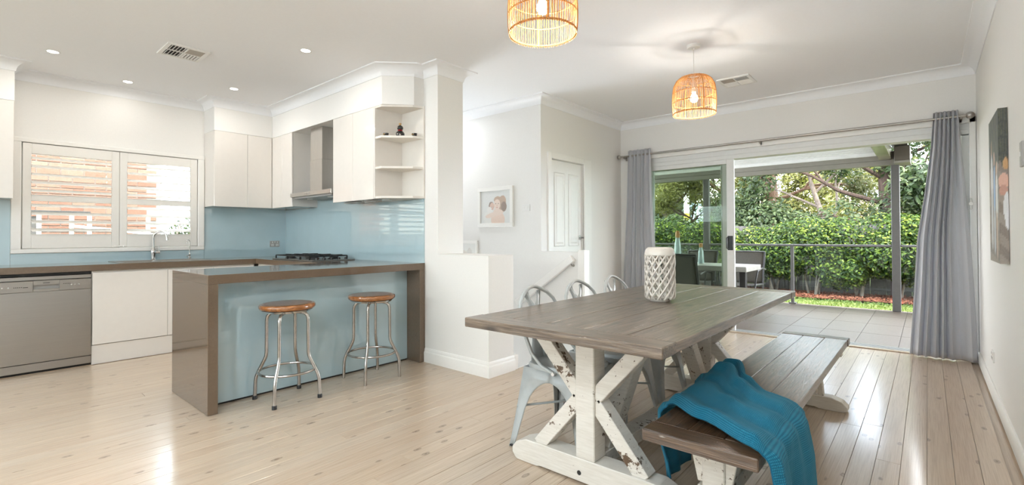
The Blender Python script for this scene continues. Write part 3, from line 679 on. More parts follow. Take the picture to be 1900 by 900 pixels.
part('marking', mb, 'black_plastic', cpo)['kind'] = 'stuff'
part('door_panel', MB().grid(lambda u, v: (DX + .010 + .006 * math.sin(math.pi * v) , D0 + (D1 - D0) * u, .094 + (.688 - .094) * v), 4, 10).box((DX - .012, D0, .094), (DX + .0095, D1, .688)), 'stainless', t, True)
part('kick_plate', MB().box((DX - .02, D0, .022), (DX + .008, D1, .088), .002), 'stainless', t)
part('plinth', MB().box((DX - .10, D0 + .01, 0), (DX - .022, D1 - .01, .022)), 'black_plastic', t)
# --- wall cupboards
t = thing('wall_cabinet', 'glossy white wall cupboard on the other side of the shuttered window from the range hood', 'cabinet', (-6.15, -.4, ZU0))
part('body', MB().box((XW, -1.6, ZU0), (XU - .02, .345, ZU1)), 'cabinet_gloss', t); door_row(t, [(-1.6, -.95), (-.95, -.30), (-.30, .343)], XU - .019, ZU0 - .004, ZU1 - .002)
t = thing('wall_cabinet', 'glossy white two door wall cupboard between the shuttered window and the corner', 'cabinet', (-6.15, 2.2, ZU0))
part('body', MB().box((XW, 1.896, ZU0), (XU - .02, YC - .008, ZU1)), 'cabinet_gloss', t); door_row(t, [(1.896, 2.243), (2.243, 2.519)], XU - .019, ZU0 - .004, ZU1 - .002)
t = thing('wall_cabinet', 'narrow glossy white wall cupboard between the corner and the range hood', 'cabinet', (-5.7, 2.68, ZU0))
part('body', MB().box((XU - .019, YU + .02, ZU0), (-5.480, YC - .008, ZU1)), 'cabinet_gloss', t)
for xa, xb in ((-5.998, -5.735), (-5.735, -5.480)): part('door', MB().box((xa + .0015, YU, ZU0 - .004), (xb - .0015, YU + .018, ZU1 - .002), .0015), 'cabinet_gloss', t)
t = thing('wall_cabinet', 'glossy white two door wall cupboard between the range hood and the open corner shelves', 'cabinet', (-4.2, 2.68, ZU0))
part('body', MB().box((-4.571, YU + .02, ZU0), (-3.846, YC - .008, ZU1)), 'cabinet_gloss', t)
for xa, xb in ((-4.571, -4.205), (-4.205, -3.846)): part('door', MB().box((xa + .0015, YU, ZU0 - .004), (xb - .0015, YU + .018, ZU1 - .002), .0015), 'cabinet_gloss', t)
for xa, xb in ((-4.50, -4.25), (-4.10, -3.95)): part('under_light', MB().box((xa, YU + .08, ZU0 - .014), (xb, YU + .16, ZU0 - .0045)), 'grey_plastic', t)
# --- open corner shelves
t = thing('corner_shelf_unit', 'open white corner shelf unit with angled shelves beside the pier', 'shelf', (-3.67, 2.7, ZU0))
def shelf_poly(z0, z1):
    return MB().prism([(-3.826, YU + .004), (-3.735, YU + .004), (-3.530, 2.722), (-3.500, YC - .008), (-3.826, YC - .008)], 2, z0, z1, .001)
part('side_panel', MB().box((-3.844, YU, ZU0), (-3.827, YC - .008, ZU1)), 'cabinet_gloss', t)
part('back_panel', MB().box((-3.826, YC - .012, ZU0 + .018), (-3.496, YC - .0005, ZU1 - .018)), 'shelf_white', t)
for z0, z1 in ((ZU0 - .002, ZU0 + .018), (1.762, 1.782), (2.040, 2.060), (ZU1 - .018, ZU1)): part('shelf', shelf_poly(z0, z1), 'shelf_white', t)
part('edge_strip', MB().box((-3.506, YC - .016, ZU0), (-3.492, YC - .0005, ZU1)), 'shelf_white', t)
# gourd bottle and cups
def cup(x, y, label):
    t = thing('sake_cup', label, 'cup', (x, y, 2.060), 'black cups on the corner shelf')
    part('bowl', MB().lathe([(.001, 0), (.017, 0), (.0215, .006), (.0245, .030), (.0225, .030), (.019, .009), (.001, .006)], (x, y, 2.0605), 18), 'bottle_glaze', t, True)
    mb = MB()
    for a in (-2.2, -1.6, -1.1): mb.sphere((x + .0235 * math.cos(a), y + .0235 * math.sin(a), 2.080), .005, 6, 4)
    part('flower_motif', mb, 'bottle_gold', t, True)['kind'] = 'stuff'
cup(-3.745, 2.585, 'small black cup with gold flowers beside the cupboard side panel'); cup(-3.560, 2.765, 'small black cup with gold flowers near the pier edge of the shelf')
bx_, by_ = -3.675, 2.690
t = thing('gourd_bottle', 'black gourd shaped bottle with red cord on the corner shelf', 'bottle', (bx_, by_, 2.060))
part('body', MB().lathe([(.001, 0), (.030, 0), (.036, .004), (.041, .018), (.040, .034), (.031, .048), (.018, .057), (.018, .064), (.027, .074), (.0285, .086), (.024, .098), (.014, .106), (.009, .110), (.001, .111)], (bx_, by_, 2.0605), 24), 'bottle_glaze', t, True)
part('neck', MB().lathe([(.008, .109), (.008, .114), (.012, .118), (.012, .128), (.001, .129)], (bx_, by_, 2.0605), 16), 'bottle_gold', t, True)
mb = MB(); mb.tube([(bx_ + .0195 * math.cos(a), by_ + .0195 * math.sin(a), 2.1210) for a in [2 * math.pi * i / 16 for i in range(16)]], .004, 6, True); mb.tube([(bx_ + .014, by_ - .018, 2.121), (bx_ + .02, by_ - .026, 2.113)], .003, 6); part('cord', mb, 'bottle_red', t, True)
mb = MB()
for k_ in range(9):
    a = random.uniform(-2.6, -.4); z = random.choice([.014, .022, .030, .086]); r_ = .041 if z < .05 else .0285
    mb.sphere((bx_ + r_ * math.cos(a), by_ + r_ * math.sin(a), 2.0605 + z), random.uniform(.003, .007), 6, 4)
part('flower_motif', mb, 'vase_ceramic', t, True)['kind'] = 'stuff'
# --- range hood
t = thing('range_hood', 'stainless steel chimney range hood above the gas cooktop', 'hood', (-5.02, 2.66, 1.57))
part('canopy', MB().box((-5.474, 2.500, 1.590), (-4.577, YC - .008, 1.634), .002), 'hood_steel', t)
part('filter', MB().box((-5.44, 2.53, 1.572), (-4.61, YC - .03, 1.590)), 'grey_plastic', t)
mb = MB(); mb.box((-5.190, 2.590, 1.634), (-4.925, YC - .008, 1.985)); mb.box((-5.186, 2.594, 1.988), (-4.929, YC - .008, ZU1 - .002)); part('chimney', mb, 'hood_steel', t)
for i in range(4): part('button', MB().tube([(-5.13 + .035 * i, 2.4995, 1.612), (-5.13 + .035 * i, 2.496, 1.612)], .007, 10), 'chrome', t)
for xx in (-5.25, -4.8): part('lamp', MB().lathe([(.03, 0), (.03, .008)], (xx, 2.62, 1.564), 16), 'white_plastic', t)
# --- gas cooktop
t = thing('gas_cooktop', 'stainless gas cooktop with black cast iron trivets on the worktop', 'cooktop', (-5.02, 2.53, ZT))
CX0, CX1, CY0, CY1 = -5.47, -4.57, 2.30, 2.77
part('tray', MB().box((CX0, CY0, ZT + .0005), (CX1, CY1, ZT + .010), .003), 'stainless', t)
for bx0, bx1 in ((CX0 + .03, -5.17), (-5.16, -4.88), (-4.87, -4.68)):
    mb = MB(); z = ZT + .044
    for yy in (CY0 + .03, CY1 - .03): mb.beam((bx0, yy, z), (bx1, yy, z), .010, .012)
    for xx in (bx0, bx1): mb.beam((xx, CY0 + .03, z), (xx, CY1 - .03, z), .010, .012)
    for yy in (CY0 + .14, (CY0 + CY1) / 2, CY1 - .14): mb.beam((bx0, yy, z + .004), (bx1, yy, z + .004), .009, .014)
    mb.beam(((bx0 + bx1) / 2, CY0 + .03, z + .004), ((bx0 + bx1) / 2, CY1 - .03, z + .004), .009, .014)
    for xx in (bx0, bx1):
        for yy in (CY0 + .03, CY1 - .03): mb.box((xx - .006, yy - .006, ZT + .010), (xx + .006, yy + .006, z))
    part('trivet', mb, 'cast_iron', t)
for cx_, cy_, r_ in ((-5.30, CY0 + .13, .045), (-5.30, CY1 - .13, .038), (-5.02, (CY0 + CY1) / 2, .058), (-4.775, CY0 + .13, .032), (-4.775, CY1 - .13, .045)):
    part('burner', MB().lathe([(r_ + .012, 0), (r_ + .012, .008), (r_, .010), (r_, .020), (r_ - .006, .024), (.001, .024)], (cx_, cy_, ZT + .010), 20), 'cast_iron', t, True)
for i in range(5): part('knob', MB().lathe([(.016, 0), (.016, .004), (.013, .022), (.001, .024)], (-4.615, CY0 + .07 + i * .08, ZT + .010), 14), 'black_plastic', t, True)
# --- sink and taps
t = thing('kitchen_sink', 'inset stainless sink with drainer in the stone worktop', 'sink', (-6.03, 1.4, ZT))
def basin(y0, y1, dep):
    x0, x1 = -6.235, -5.825; mb = MB(); z1 = ZT + .002; z0 = ZT - dep
    V = [(x0, y0, z1), (x1, y0, z1), (x1, y1, z1), (x0, y1, z1), (x0 + .02, y0 + .02, z0), (x1 - .02, y0 + .02, z0), (x1 - .02, y1 - .02, z0), (x0 + .02, y1 - .02, z0)]
    return mb.add(V, [(0, 1, 5, 4), (1, 2, 6, 5), (2, 3, 7, 6), (3, 0, 4, 7), (4, 5, 6, 7)])
part('bowl', basin(1.43, 1.74, .16), 'stainless', t); part('drainer', basin(1.08, 1.39, .012), 'stainless', t)
mb = MB()
for a, b in (((-6.285, 1.03), (-6.235, 1.80)), ((-5.825, 1.03), (-5.775, 1.80)), ((-6.235, 1.03), (-5.825, 1.08)), ((-6.235, 1.74), (-5.825, 1.80)), ((-6.235, 1.39), (-5.825, 1.43))): mb.box((a[0], a[1], ZT + .0005), (b[0], b[1], ZT + .004))
part('rim', mb, 'stainless', t)
t = thing('mixer_tap', 'tall chrome gooseneck mixer tap behind the sink', 'tap', (-6.262, 1.40, ZT + .004))
tx, ty = -6.262, 1.40
part('body', MB().lathe([(.027, 0), (.027, .006), (.020, .010), (.020, .060), (.024, .066), (.024, .105), (.019, .112), (.016, .118), (.014, .135)], (tx, ty, ZT + .0045), 18), 'chrome', t, True)
arc = [(tx, ty, ZT + .13), (tx, ty, ZT + .24)] + [(tx + .050 * (1 - math.cos(a)) * .75, ty + .052 * (1 - math.cos(a)), ZT + .24 + .062 * math.sin(a)) for a in [math.pi * i / 10 for i in range(1, 10)]] + [(tx + .078, ty + .106, ZT + .215)]
part('spout', MB().tube(arc, .0105, 12, radii=[.0105] * (len(arc) - 1) + [.013]), 'chrome', t, True)
mb = MB(); mb.tube([(tx, ty + .02, ZT + .085), (tx + .004, ty + .058, ZT + .083)], .015, 12); mb.tube([(tx + .004, ty + .05, ZT + .09), (tx + .004, ty + .05, ZT + .155)], .0045, 8); part('lever', mb, 'chrome', t, True)
t = thing('filter_tap', 'slim chrome filtered water tap behind the sink', 'tap', (-6.262, 1.735, ZT + .004))
tx, ty = -6.262, 1.735
part('body', MB().lathe([(.016, 0), (.016, .02), (.011, .024), (.013, .05), (.008, .056), (.006, .07)], (tx, ty, ZT + .0045), 14), 'chrome', t, True)
arc = [(tx, ty, ZT + .06), (tx, ty, ZT + .19)] + [(tx + .020 * (1 - math.cos(a)), ty - .018 * (1 - math.cos(a)), ZT + .19 + .026 * math.sin(a)) for a in [math.pi * i / 8 for i in range(1, 8)]] + [(tx + .044, ty - .038, ZT + .175)]
part('spout', MB().tube(arc, .0048, 10), 'chrome', t, True); part('lever', MB().tube([(tx, ty - .012, ZT + .04), (tx + .005, ty - .032, ZT + .034)], .005, 8), 'chrome', t, True)

# --- power points and switches
def plate(name, label, cat, c, axis, w_, h_, sgn, mat, rockers, rmat, slots=False):
    t = thing(name, label, cat, c); x, y, z = c
    def bx(a0, a1, z0, z1, d0, d1, b=.0015):
        if axis == 0: return MB().box((x + sgn * d0, y + a0, z + z0), (x + sgn * d1, y + a1, z + z1), b)
        return MB().box((x + a0, y + sgn * d0, z + z0), (x + a1, y + sgn * d1, z + z1), b)
    part('plate', bx(-w_ / 2, w_ / 2, -h_ / 2, h_ / 2, 0, .009), mat, t)
    for a, b, ww, hh in rockers: part('rocker', bx(a - ww / 2, a + ww / 2, b - hh / 2, b + hh / 2, .009, .012, .001), rmat, t)
    if slots:
        for a, b in slots:
            q = part('socket', bx(a - .017, a + .017, b - .014, b + .014, .009, .0105, .002), rmat, t)
            for dx_, dz_ in ((-.007, .004), (.007, .004), (0, -.007)): part('slot', bx(a + dx_ - .0015, a + dx_ + .0015, b + dz_ - .004, b + dz_ + .004, .0105, .0112, 0), 'black_plastic', q)
plate('power_point', 'grey double power point on the blue splashback near the corner', 'power outlet', (XW + .007, 2.686, 1.056), 0, .118, .076, 1, 'grey_plastic', [(-.03, .02, .012, .018), (.03, .02, .012, .018), (0, .022, .010, .014)], 'white_plastic', [(-.028, -.014), (.028, -.014)])
plate('power_point', 'white power point low on the canvas wall', 'power outlet', (XR, 4.80, .285), 0, .115, .074, -1, 'white_plastic', [(-.03, .02, .012, .018), (.03, .02, .012, .018)], 'white_plastic', [(-.028, -.012), (.028, -.012)])
plate('light_switch', 'white light switch beside the framed portrait', 'light switch', (-3.421, YS, 1.462), 1, .118, .076, -1, 'white_plastic', [(-.02, 0, .014, .024), (.02, 0, .014, .024)], 'white_plastic')
plate('light_switch', 'grey switch plate on the wall past the canvas', 'light switch', (XR, 3.285, 1.523), 0, .075, .118, -1, 'grey_plastic', [(0, 0, .014, .024)], 'white_plastic')

# --- downlights (the visible kitchen ones and unseen ones added to light the room and stair)
def downlight(x, y, label, power, col=(1.0, .95, .88)):
    t = thing('downlight', label, 'downlight', (x, y, ZC), 'recessed ceiling downlights')
    part('trim_ring', MB().lathe([(.036, -.001), (.047, -.004), (.047, -.001), (.036, .001)], (x, y, ZC - .0002), 24), 'white_plastic', t, True)
    part('lens', MB().lathe([(.001, -.0012), (.037, -.0012)], (x, y, ZC), 24), 'lamp_lens', t)
    ld = bpy.data.lights.new('downlight_lamp', 'AREA'); ld.shape = 'DISK'; ld.size = .07; ld.energy = power; ld.color = col
    lo = bpy.data.objects.new('downlight_lamp', ld); COL.objects.link(lo); lo.parent = t; lo.location = (0, 0, -.006)
downlight(-5.485, .535, 'recessed downlight above the dishwasher', DOWNLIGHT * .34)
downlight(-6.001, 1.127, 'recessed downlight above the kitchen sink', DOWNLIGHT * .07)
downlight(-3.894, 1.904, 'recessed downlight above the peninsula', DOWNLIGHT * .40)
downlight(-5.464, 1.907, 'recessed downlight in front of the corner wall cupboards', DOWNLIGHT * .30)
for x_, y_, p_ in [(-5.4, -1.2, .6), (-5.4, -2.4, .6), (-3.6, -.2, .7), (-3.6, -2.0, .9), (-1.8, -.5, 1.2), (-1.8, -2.0, 1.2), (-.35, -.6, 1.4), (-.35, -2.0, 1.4)]:  # unseen downlights, added to even out the room light
    downlight(x_, y_, 'unseen downlight added opposite the sliding door to light the room', DOWNLIGHT * p_ * 1.12, (.79, .91, 1.0))
downlight(-4.6, 3.68, 'unseen downlight added above the stair to light the stairwell', DOWNLIGHT * .55, (.92, .96, 1.0))  # added lamp, out of view, brightens the stairwell
# --- ceiling vents
def vent(c, hx, hy, label, flip):
    t = thing('ceiling_vent', label, 'vent', (c[0], c[1], ZC), 'ceiling air vents'); x, y = c; z = ZC
    mb = MB()
    for a, b in (((-hx, -hy), (hx, -hy + .03)), ((-hx, hy - .03), (hx, hy)), ((-hx, -hy + .03), (-hx + .03, hy - .03)), ((hx - .03, -hy + .03), (hx, hy - .03)), ((-.006, -hy + .03), (.006, hy - .03)), ((-hx + .03, -.006), (hx - .03, .006))):
        mb.box((x + a[0], y + a[1], z - .012), (x + b[0], y + b[1], z - .0002), .002)
    part('frame', mb, 'white_plastic', t)
    part('backing', MB().box((x - hx + .028, y - hy + .028, z - .003), (x + hx - .028, y + hy - .028, z - .0004)), 'vent_dark', t)
    for qx in (0, 1):
        for qy in (0, 1):
            x0, x1 = (x - hx + .03, x - .006) if qx == 0 else (x + .006, x + hx - .03); y0, y1 = (y - hy + .03, y - .006) if qy == 0 else (y + .006, y + hy - .03)
            kind = (qx, qy)
            if kind == flip: part('flat_louvre', MB().box((x0, y0, z - .010), (x1, y1, z - .004)), 'vent_beige', t); continue
            n = 5
            for i in range(n):
                f_ = (i + .5) / n; yy = y0 + (y1 - y0) * f_; tilt = .010 if qy else -.010
                part('fin', MB().beam((x0, yy, z - .008), (x1, yy, z - .008), .013, .002, up=(0, tilt * 70, 1)), 'white_plastic', t)
vent((-4.68, 1.25), .165, .150, 'white louvred air vent in the kitchen ceiling', (1, 1)); vent((-1.43, 5.11), .150, .155, 'white louvred air vent in the ceiling near the sliding door', (0, 0))

# --- rattan pendants
def pendant(x, y, zb, label, top=ZC):
    t = thing('pendant_lamp', label, 'pendant lamp', (x, y, top), 'rattan pendant lamps')
    part('ceiling_rose', MB().lathe([(.052, 0), (.052, -.018), (.046, -.024), (.010, -.026), (.006, -.040)], (x, y, top), 24), 'white_plastic', t, True)
    zt = zb + .308
    part('cord', MB().tube([(x, y, top - .03), (x, y, zt - .05)], .0028, 6), 'white_plastic', t)
    def prof(f):                       # f 0 bottom .. 1 top of the bell
        if f < .60: return .165 + .005 * math.sin(math.pi * f / .6), zb + .308 * f
        a = (f - .60) / .40 * math.pi / 2; return .048 + (.165 - .048) * math.cos(a) ** .8, zb + .308 * (.60 + .40 * math.sin(a))
    mb = MB(); n = 84
    for k in range(n):
        a = 2 * math.pi * k / n + random.uniform(-.012, .012); j = random.uniform(-.01, .01)
        pts = []
        for f in [0, .15, .3, .45, .6, .7, .8, .88, .95, 1.0]:
            r_, z_ = prof(f); aa = a + j * f * 2; pts.append((x + r_ * math.cos(aa), y + r_ * math.sin(aa), z_ - (.006 if f == 0 else 0)))
        mb.tube(pts, .0019, 4)
    sh = part('cane_shade', mb, 'rattan', t); sh['kind'] = 'stuff'
    for f in (.015, .30, .55, .80, .995):
        r_, z_ = prof(f); part('ring', MB().tube([(x + (r_ - .003) * math.cos(a), y + (r_ - .003) * math.sin(a), z_) for a in [2 * math.pi * i / 40 for i in range(40)]], .0036 if f > .02 else .005, 6, True), 'rattan', t, True)
    for k in range(4):
        a = math.pi / 4 + k * math.pi / 2; part('rib', MB().tube([(x + (prof(f)[0] - .004) * math.cos(a), y + (prof(f)[0] - .004) * math.sin(a), prof(f)[1]) for f in [0, .2, .4, .6, .7, .8, .9, 1.0]], .0042, 6), 'rattan', t, True)
    mb = MB(); mb.lathe([(.010, zt - .05), (.022, zt - .055), (.022, zt - .125), (.018, zt - .130)], (x, y, 0), 18)
    for k in range(4): a = k * math.pi / 2; mb.tube([(x + .02 * math.cos(a), y + .02 * math.sin(a), zt - .06), (x + .055 * math.cos(a), y + .055 * math.sin(a), zt - .004)], .002, 5)
    part('socket', mb, 'white_plastic', t, True)
    part('bulb', MB().lathe([(.012, -.130), (.014, -.142), (.027, -.165), (.030, -.185), (.024, -.205), (.001, -.215)], (x, y, zt), 18), 'bulb_glow', t, True)
    ld = bpy.data.lights.new('pendant_bulb', 'POINT'); ld.energy = PENDANT; ld.color = (1.0, .93, .84); ld.shadow_soft_size = .03
    lo = bpy.data.objects.new('pendant_bulb', ld); COL.objects.link(lo); lo.parent = t; lo.location = (0, 0, zt - .255 - top)
pendant(-1.406, 1.866, 2.128, 'bell shaped rattan pendant lamp over the end of the table away from the sliding door')
pendant(-1.425, 3.924, 2.128, 'bell shaped rattan pendant lamp beyond the table near the sliding door')

# ================================================================== FURNITURE
# --- bar stools
def stool(x, y, label, feet):
    t = thing('bar_stool', label, 'stool', (x, y, 0), 'bar stools at the peninsula')
    part('seat', MB().lathe([(.001, .635), (.162, .635), (.179, .640), (.186, .650), (.186, .664), (.180, .673), (.164, .6765), (.001, .675)], (x, y, 0), 40), 'varnished_wood', t, True)
    part('seat_face', MB().lathe([(.160, .6768), (.140, .6772), (.001, .6762)], (x, y, 0), 40), 'dull_wood_top', t, True)
    part('seat_ring', MB().lathe([(.130, .620), (.158, .620), (.170, .634), (.130, .634)], (x, y, 0), 32), 'chrome', t, True)
    for k in range(4):
        a = math.pi / 4 + k * math.pi / 2; c, s_ = math.cos(a), math.sin(a)
        rz = [(.03, .612), (.085, .612), (.120, .604), (.138, .585), (.143, .56), (.144, .42), (.145, .33), (.148, .305), (.157, .280), (.203, .190), (.214, .160), (.219, .135), (.221, .10), (.224, .012)]
        l = part('leg', MB().tube([(x + r_ * c, y + r_ * s_, z_) for r_, z_ in rz], .0118, 10), 'stool_steel', t, True)
        if feet: part('rubber_foot', MB().lathe([(.016, .0), (.016, .022), (.0135, .026)], (x + .224 * c, y + .224 * s_, 0), 14), 'black_plastic', l, True)
        else: part('foot_cap', MB().lathe([(.012, .0), (.012, .013)], (x + .224 * c, y + .224 * s_, 0), 12), 'stool_steel', l, True)
    part('foot_ring', MB().tube([(x + .186 * math.cos(a), y + .186 * math.sin(a), .205) for a in [2 * math.pi * i / 44 for i in range(44)]], .0088, 8, True), 'stool_steel', t, True)
plain('stool_steel', (0.46, 0.43, 0.40, 1), 0.22, metal=1.0, nscale=30, var=0.08)
stool(-3.455, 1.560, 'round wooden bar stool with black rubber feet at the peninsula', True)
stool(-3.440, 2.236, 'round wooden bar stool with bare steel feet near the half wall', False)

# --- trestle dining table
TX0, TX1, TY0, TY1, TZ = -1.690, -.702, 1.610, 3.835, .755; TT = .042; TC = -1.205
t = thing('dining_table', 'weathered brown trestle dining table on chipped white legs', 'table', (TC, 2.72, 0))
R = random.Random(3)
def boards(t, x0, x1, y0, y1, z, th, n, endw, mat):
    w_ = (x1 - x0) / n
    for i in range(n):
        dz = R.uniform(-.0012, .0012); part('board', MB().box((x0 + w_ * i + .0014, y0 + endw + .0015, z - th + dz), (x0 + w_ * (i + 1) - .0014, y1 - endw - .0015, z + dz), .003), mat, t)
    for a, b in ((y0, y0 + endw), (y1 - endw, y1)): part('end_board', MB().box((x0 - .002, a, z - th - .001), (x1 + .002, b, z + .001), .004), mat + '_cross', t)
boards(t, TX0, TX1, TY0, TY1, TZ, TT, 5, .125, 'table_board')
def trestle(t, xc, yc, half, zt, pw, fh, fw, bw, foot_holes):
    """foot beam, post, four braces and a top bar in the plane across the table"""
    d0, d1 = yc - pw / 2, yc + pw / 2
    foot = [(xc - half, .03), (xc - half + .02, .006), (xc - half + .03, 0), (xc - half + .16, 0), (xc - half + .18, .014), (xc + half - .18, .014), (xc + half - .16, 0), (xc + half - .03, 0), (xc + half, .012), (xc + half, fh * .42), (xc + half - .03, fh * .78), (xc + half - .09, fh), (xc - half + .09, fh), (xc - half + .03, fh * .80), (xc - half, fh * .50)]
    part('foot', MB().prism(foot, 1, yc - fw / 2, yc + fw / 2, .004), 'chipped_white', t)
    if foot_holes: part('peg_hole', MB().tube([(xc - .03, yc - fw / 2 - .0012, fh * .42), (xc - .03, yc - fw / 2 + .004, fh * .42)], .011, 14), 'vent_dark', t)
    part('post', MB().box((xc - pw / 2, d0, fh), (xc + pw / 2, d1, zt), .004), 'chipped_white', t)
    zm = fh + (zt - fh) * .50
    for s_ in (-1, 1):
        ex = half - .16
        part('brace', MB().beam((xc + s_ * pw * .42, yc, zm - .01), (xc + s_ * (ex + .02), yc, zt - .02), bw * .9, bw, (0, 1, 0), .003), 'chipped_white', t)
        part('brace', MB().beam((xc + s_ * pw * .42, yc, zm - .03), (xc + s_ * ex, yc, fh - .010), bw * .9, bw, (0, 1, 0), .003), 'chipped_white', t)
    part('top_bar', MB().box((xc - half + .03, yc - fw * .36, zt - .045), (xc + half - .03, yc + fw * .36, zt), .004), 'chipped_white', t)
trestle(t, TC, 1.955, .440, TZ - TT - .001, .100, .115, .105, .075, True); trestle(t, TC, 3.510, .440, TZ - TT - .001, .100, .115, .105, .075, False)
part('stretcher', MB().box((TC - .045, 2.0, .055), (TC + .045, 3.46, .125), .004), 'chipped_white', t)
part('long_brace', MB().beam((TC, 2.08, .11), (TC, 2.60, .705), .075, .085, (1, 0, 0), .003), 'chipped_white', t)
part('long_brace', MB().beam((TC, 3.41, .11), (TC, 2.98, .705), .075, .085, (1, 0, 0), .003), 'chipped_white', t)

# --- bench
NX0, NX1, NY0, NY1, NZ = -.797, -.410, 1.648, 3.985, .443; NT_ = .042; NC = -.603
t = thing('trestle_bench', 'weathered brown bench on chipped white trestle legs along the table', 'bench', (NC, 2.8, 0))
boards(t, NX0, NX1, NY0, NY1, NZ, NT_, 3, .095, 'bench_board')
trestle(t, NC, 1.86, .205, NZ - NT_ - .001, .080, .085, .085, .06, False); trestle(t, NC, 3.78, .205, NZ - NT_ - .001, .080, .085, .085, .06, False)
part('stretcher', MB().box((NC - .035, 1.90, .14), (NC + .035, 3.74, .20), .004), 'chipped_white', t)
for ya, yb in ((1.98, 2.30), (3.66, 3.34)): part('long_brace', MB().beam((NC, ya, .18), (NC, yb, NZ - NT_ - .01), .05, .055, (1, 0, 0), .003), 'chipped_white', t)
part('side_rail', MB().box((NX1 - .075, 1.98, NZ - NT_ - .06), (NX1 - .045, 3.66, NZ - NT_ - .001), .003), 'chipped_white', t)

# --- pressed metal chairs
def make_chair():
    t = thing('metal_chair', 'x', 'chair', (0, 0, 0), 'pale grey metal chairs along the table')
    # seat pan with rolled edge
    mb = MB(); n = 44; rings = []
    def sq(r, k):
        a = 2 * math.pi * k / n; c, s_ = math.cos(a), math.sin(a); q = (abs(c) ** 5 + abs(s_) ** 5) ** (-1 / 5); return r * c * q, r * s_ * q
    prof = [(.02, .446), (.10, .446), (.150, .449), (.166, .454), (.176, .452), (.181, .444), (.181, .428), (.176, .426), (.172, .440), (.02, .438)]
    V = []
    for r_, z_ in prof:
        for k in range(n): x_, y_ = sq(r_, k); V.append((x_, y_, z_))
    m = len(prof); Fc = [(i * n + k, i * n + (k + 1) % n, (i + 1) * n + (k + 1) % n, (i + 1) * n + k) for i in range(m - 1) for k in range(n)] + [tuple(range(n))[::-1]]
    mb.add(V, Fc); seat = part('seat', mb, 'chair_metal', t, True)
    mb = MB()
    for i in range(5):
        for j in range(5):
            if (i + j) % 2 == 0: mb.lathe([(.001, 0), (.004, 0)], (-.05 + .025 * i, -.05 + .025 * j, .4466), 8)
    part('perforation', mb, 'vent_dark', seat)
    # four corner legs, each with half of two arched skirts
    zt = .432
    def leg_mb(sx, sy):
        mb = MB(); Z = [0.0, .06, .14, .22, .28, .315, .34, .358, .368, .372, zt]
        hb, ht = .235, .176           # half spread at floor and under the seat
        def outer(z): return hb + (ht - hb) * (z / zt) ** .9
        def inner(z):
            if z >= .372: return 0.0
            f = z / .372; base = outer(z) - (.030 + .040 * f)
            return base * max(0.0, 1 - max(0, (f - .45) / .55) ** 3.2) ** .55
        for axis in (0, 1):
            rows = []
            for z in Z:
                o_ = outer(z); i_ = min(inner(z), o_ - .012)
                row = []
                for q in (0, .5, .85, 1.0):
                    a = o_ + (i_ - o_) * q; dent = .006 * math.sin(math.pi * min(1, q * 1.2)) * (1 - z / zt)
                    p = (sx * (o_ - dent), sy * a, z) if axis == 0 else (sx * a, sy * (o_ - dent), z)
                    row.append(p)
                rows.append(row)
            V = [p for r_ in rows for p in r_]; mb.add(V, [(i * 4 + k, i * 4 + k + 1, (i + 1) * 4 + k + 1, (i + 1) * 4 + k) for i in range(len(Z) - 1) for k in range(3)])
        return mb
    for sx in (-1, 1):
        for sy in (-1, 1):
            l = part('leg', leg_mb(sx, sy), 'chair_metal', t, True, angle=50); solid(l, .004)
            part('rubber_foot', MB().box((sx * .236, sy * .236, 0), (sx * .204, sy * .204, .014), .004), 'black_plastic', l)
    for s_ in (-1, 1): part('cross_brace', MB().tube([(-.205, s_ * .205, .215), (0, 0, .235), (.205, -s_ * .205, .215)], .0065, 8), 'chair_metal', t, True)
    # hoop back
    P = [(.035, .186, .425), (-.05, .188, .455), (-.115, .189, .515), (-.150, .190, .59), (-.178, .191, .66), (-.197, .184, .72), (-.213, .160, .770), (-.228, .118, .808), (-.240, .070, .832), (-.246, .028, .846)]
    path = P + [(-.247, 0, .849)] + [(a, -b, c) for a, b, c in reversed(P)]
    part('back_frame', MB().tube(path, .0105, 10), 'chair_metal', t, True)
    for s_ in (-1, 1): part('rivet', MB().tube([(.03, s_ * .180, .428), (.03, s_ * .202, .428)], .010, 10), 'chrome', t, True)
    # splat with forked top
    mb = MB()
    rows = [(.440, .105, 0), (.50, .092, 0), (.56, .070, 0), (.62, .054, 0), (.68, .048, 0), (.73, .050, 0), (.750, .055, .006), (.765, .061, .022), (.785, .070, .034), (.805, .079, .040), (.822, .086, .040)]
    for s_ in (-1, 1):
        V = []
        for z_, wo, wi in rows:
            x_ = -.168 - .085 * ((z_ - .44) / .40)
            for q in (0, .33, .66, 1): yy = wi + (wo - wi) * q; V.append((x_ - .010 * (yy / .1) ** 2 + (.004 if (.50 < z_ < .70 and q < .5) else 0), s_ * yy, z_))
        mb.add(V, [(i * 4 + k, i * 4 + k + 1, (i + 1) * 4 + k + 1, (i + 1) * 4 + k) for i in range(len(rows) - 1) for k in range(3)])
    o = part('back_splat', mb, 'chair_metal', t, True, angle=60); solid(o, .004)
    part('embossed_rib', MB().tube([(-.1905, -.022, .54), (-.209, -.024, .66), (-.2165, -.016, .695), (-.2175, 0, .70), (-.2165, .016, .695), (-.209, .024, .66), (-.1905, .022, .54)], .003, 6), 'chair_metal', o, True)
    return t
chair = make_chair(); note_kids()
CH = [(-1.515, 2.235, 1.5, 'pale grey metal chair at the end of the row nearest the half wall'), (-1.515, 2.685, -1.0, 'pale grey metal chair in the middle of the row along the table'), (-1.515, 3.165, 2.0, 'pale grey metal chair at the end of the row nearest the curtain')]
for i, (x_, y_, a_, lab) in enumerate(CH):
    c = chair if i == 0 else copy_tree(chair)
    c.location = (x_, y_, 0); c.rotation_euler = (0, 0, math.radians(a_)); c['label'] = lab

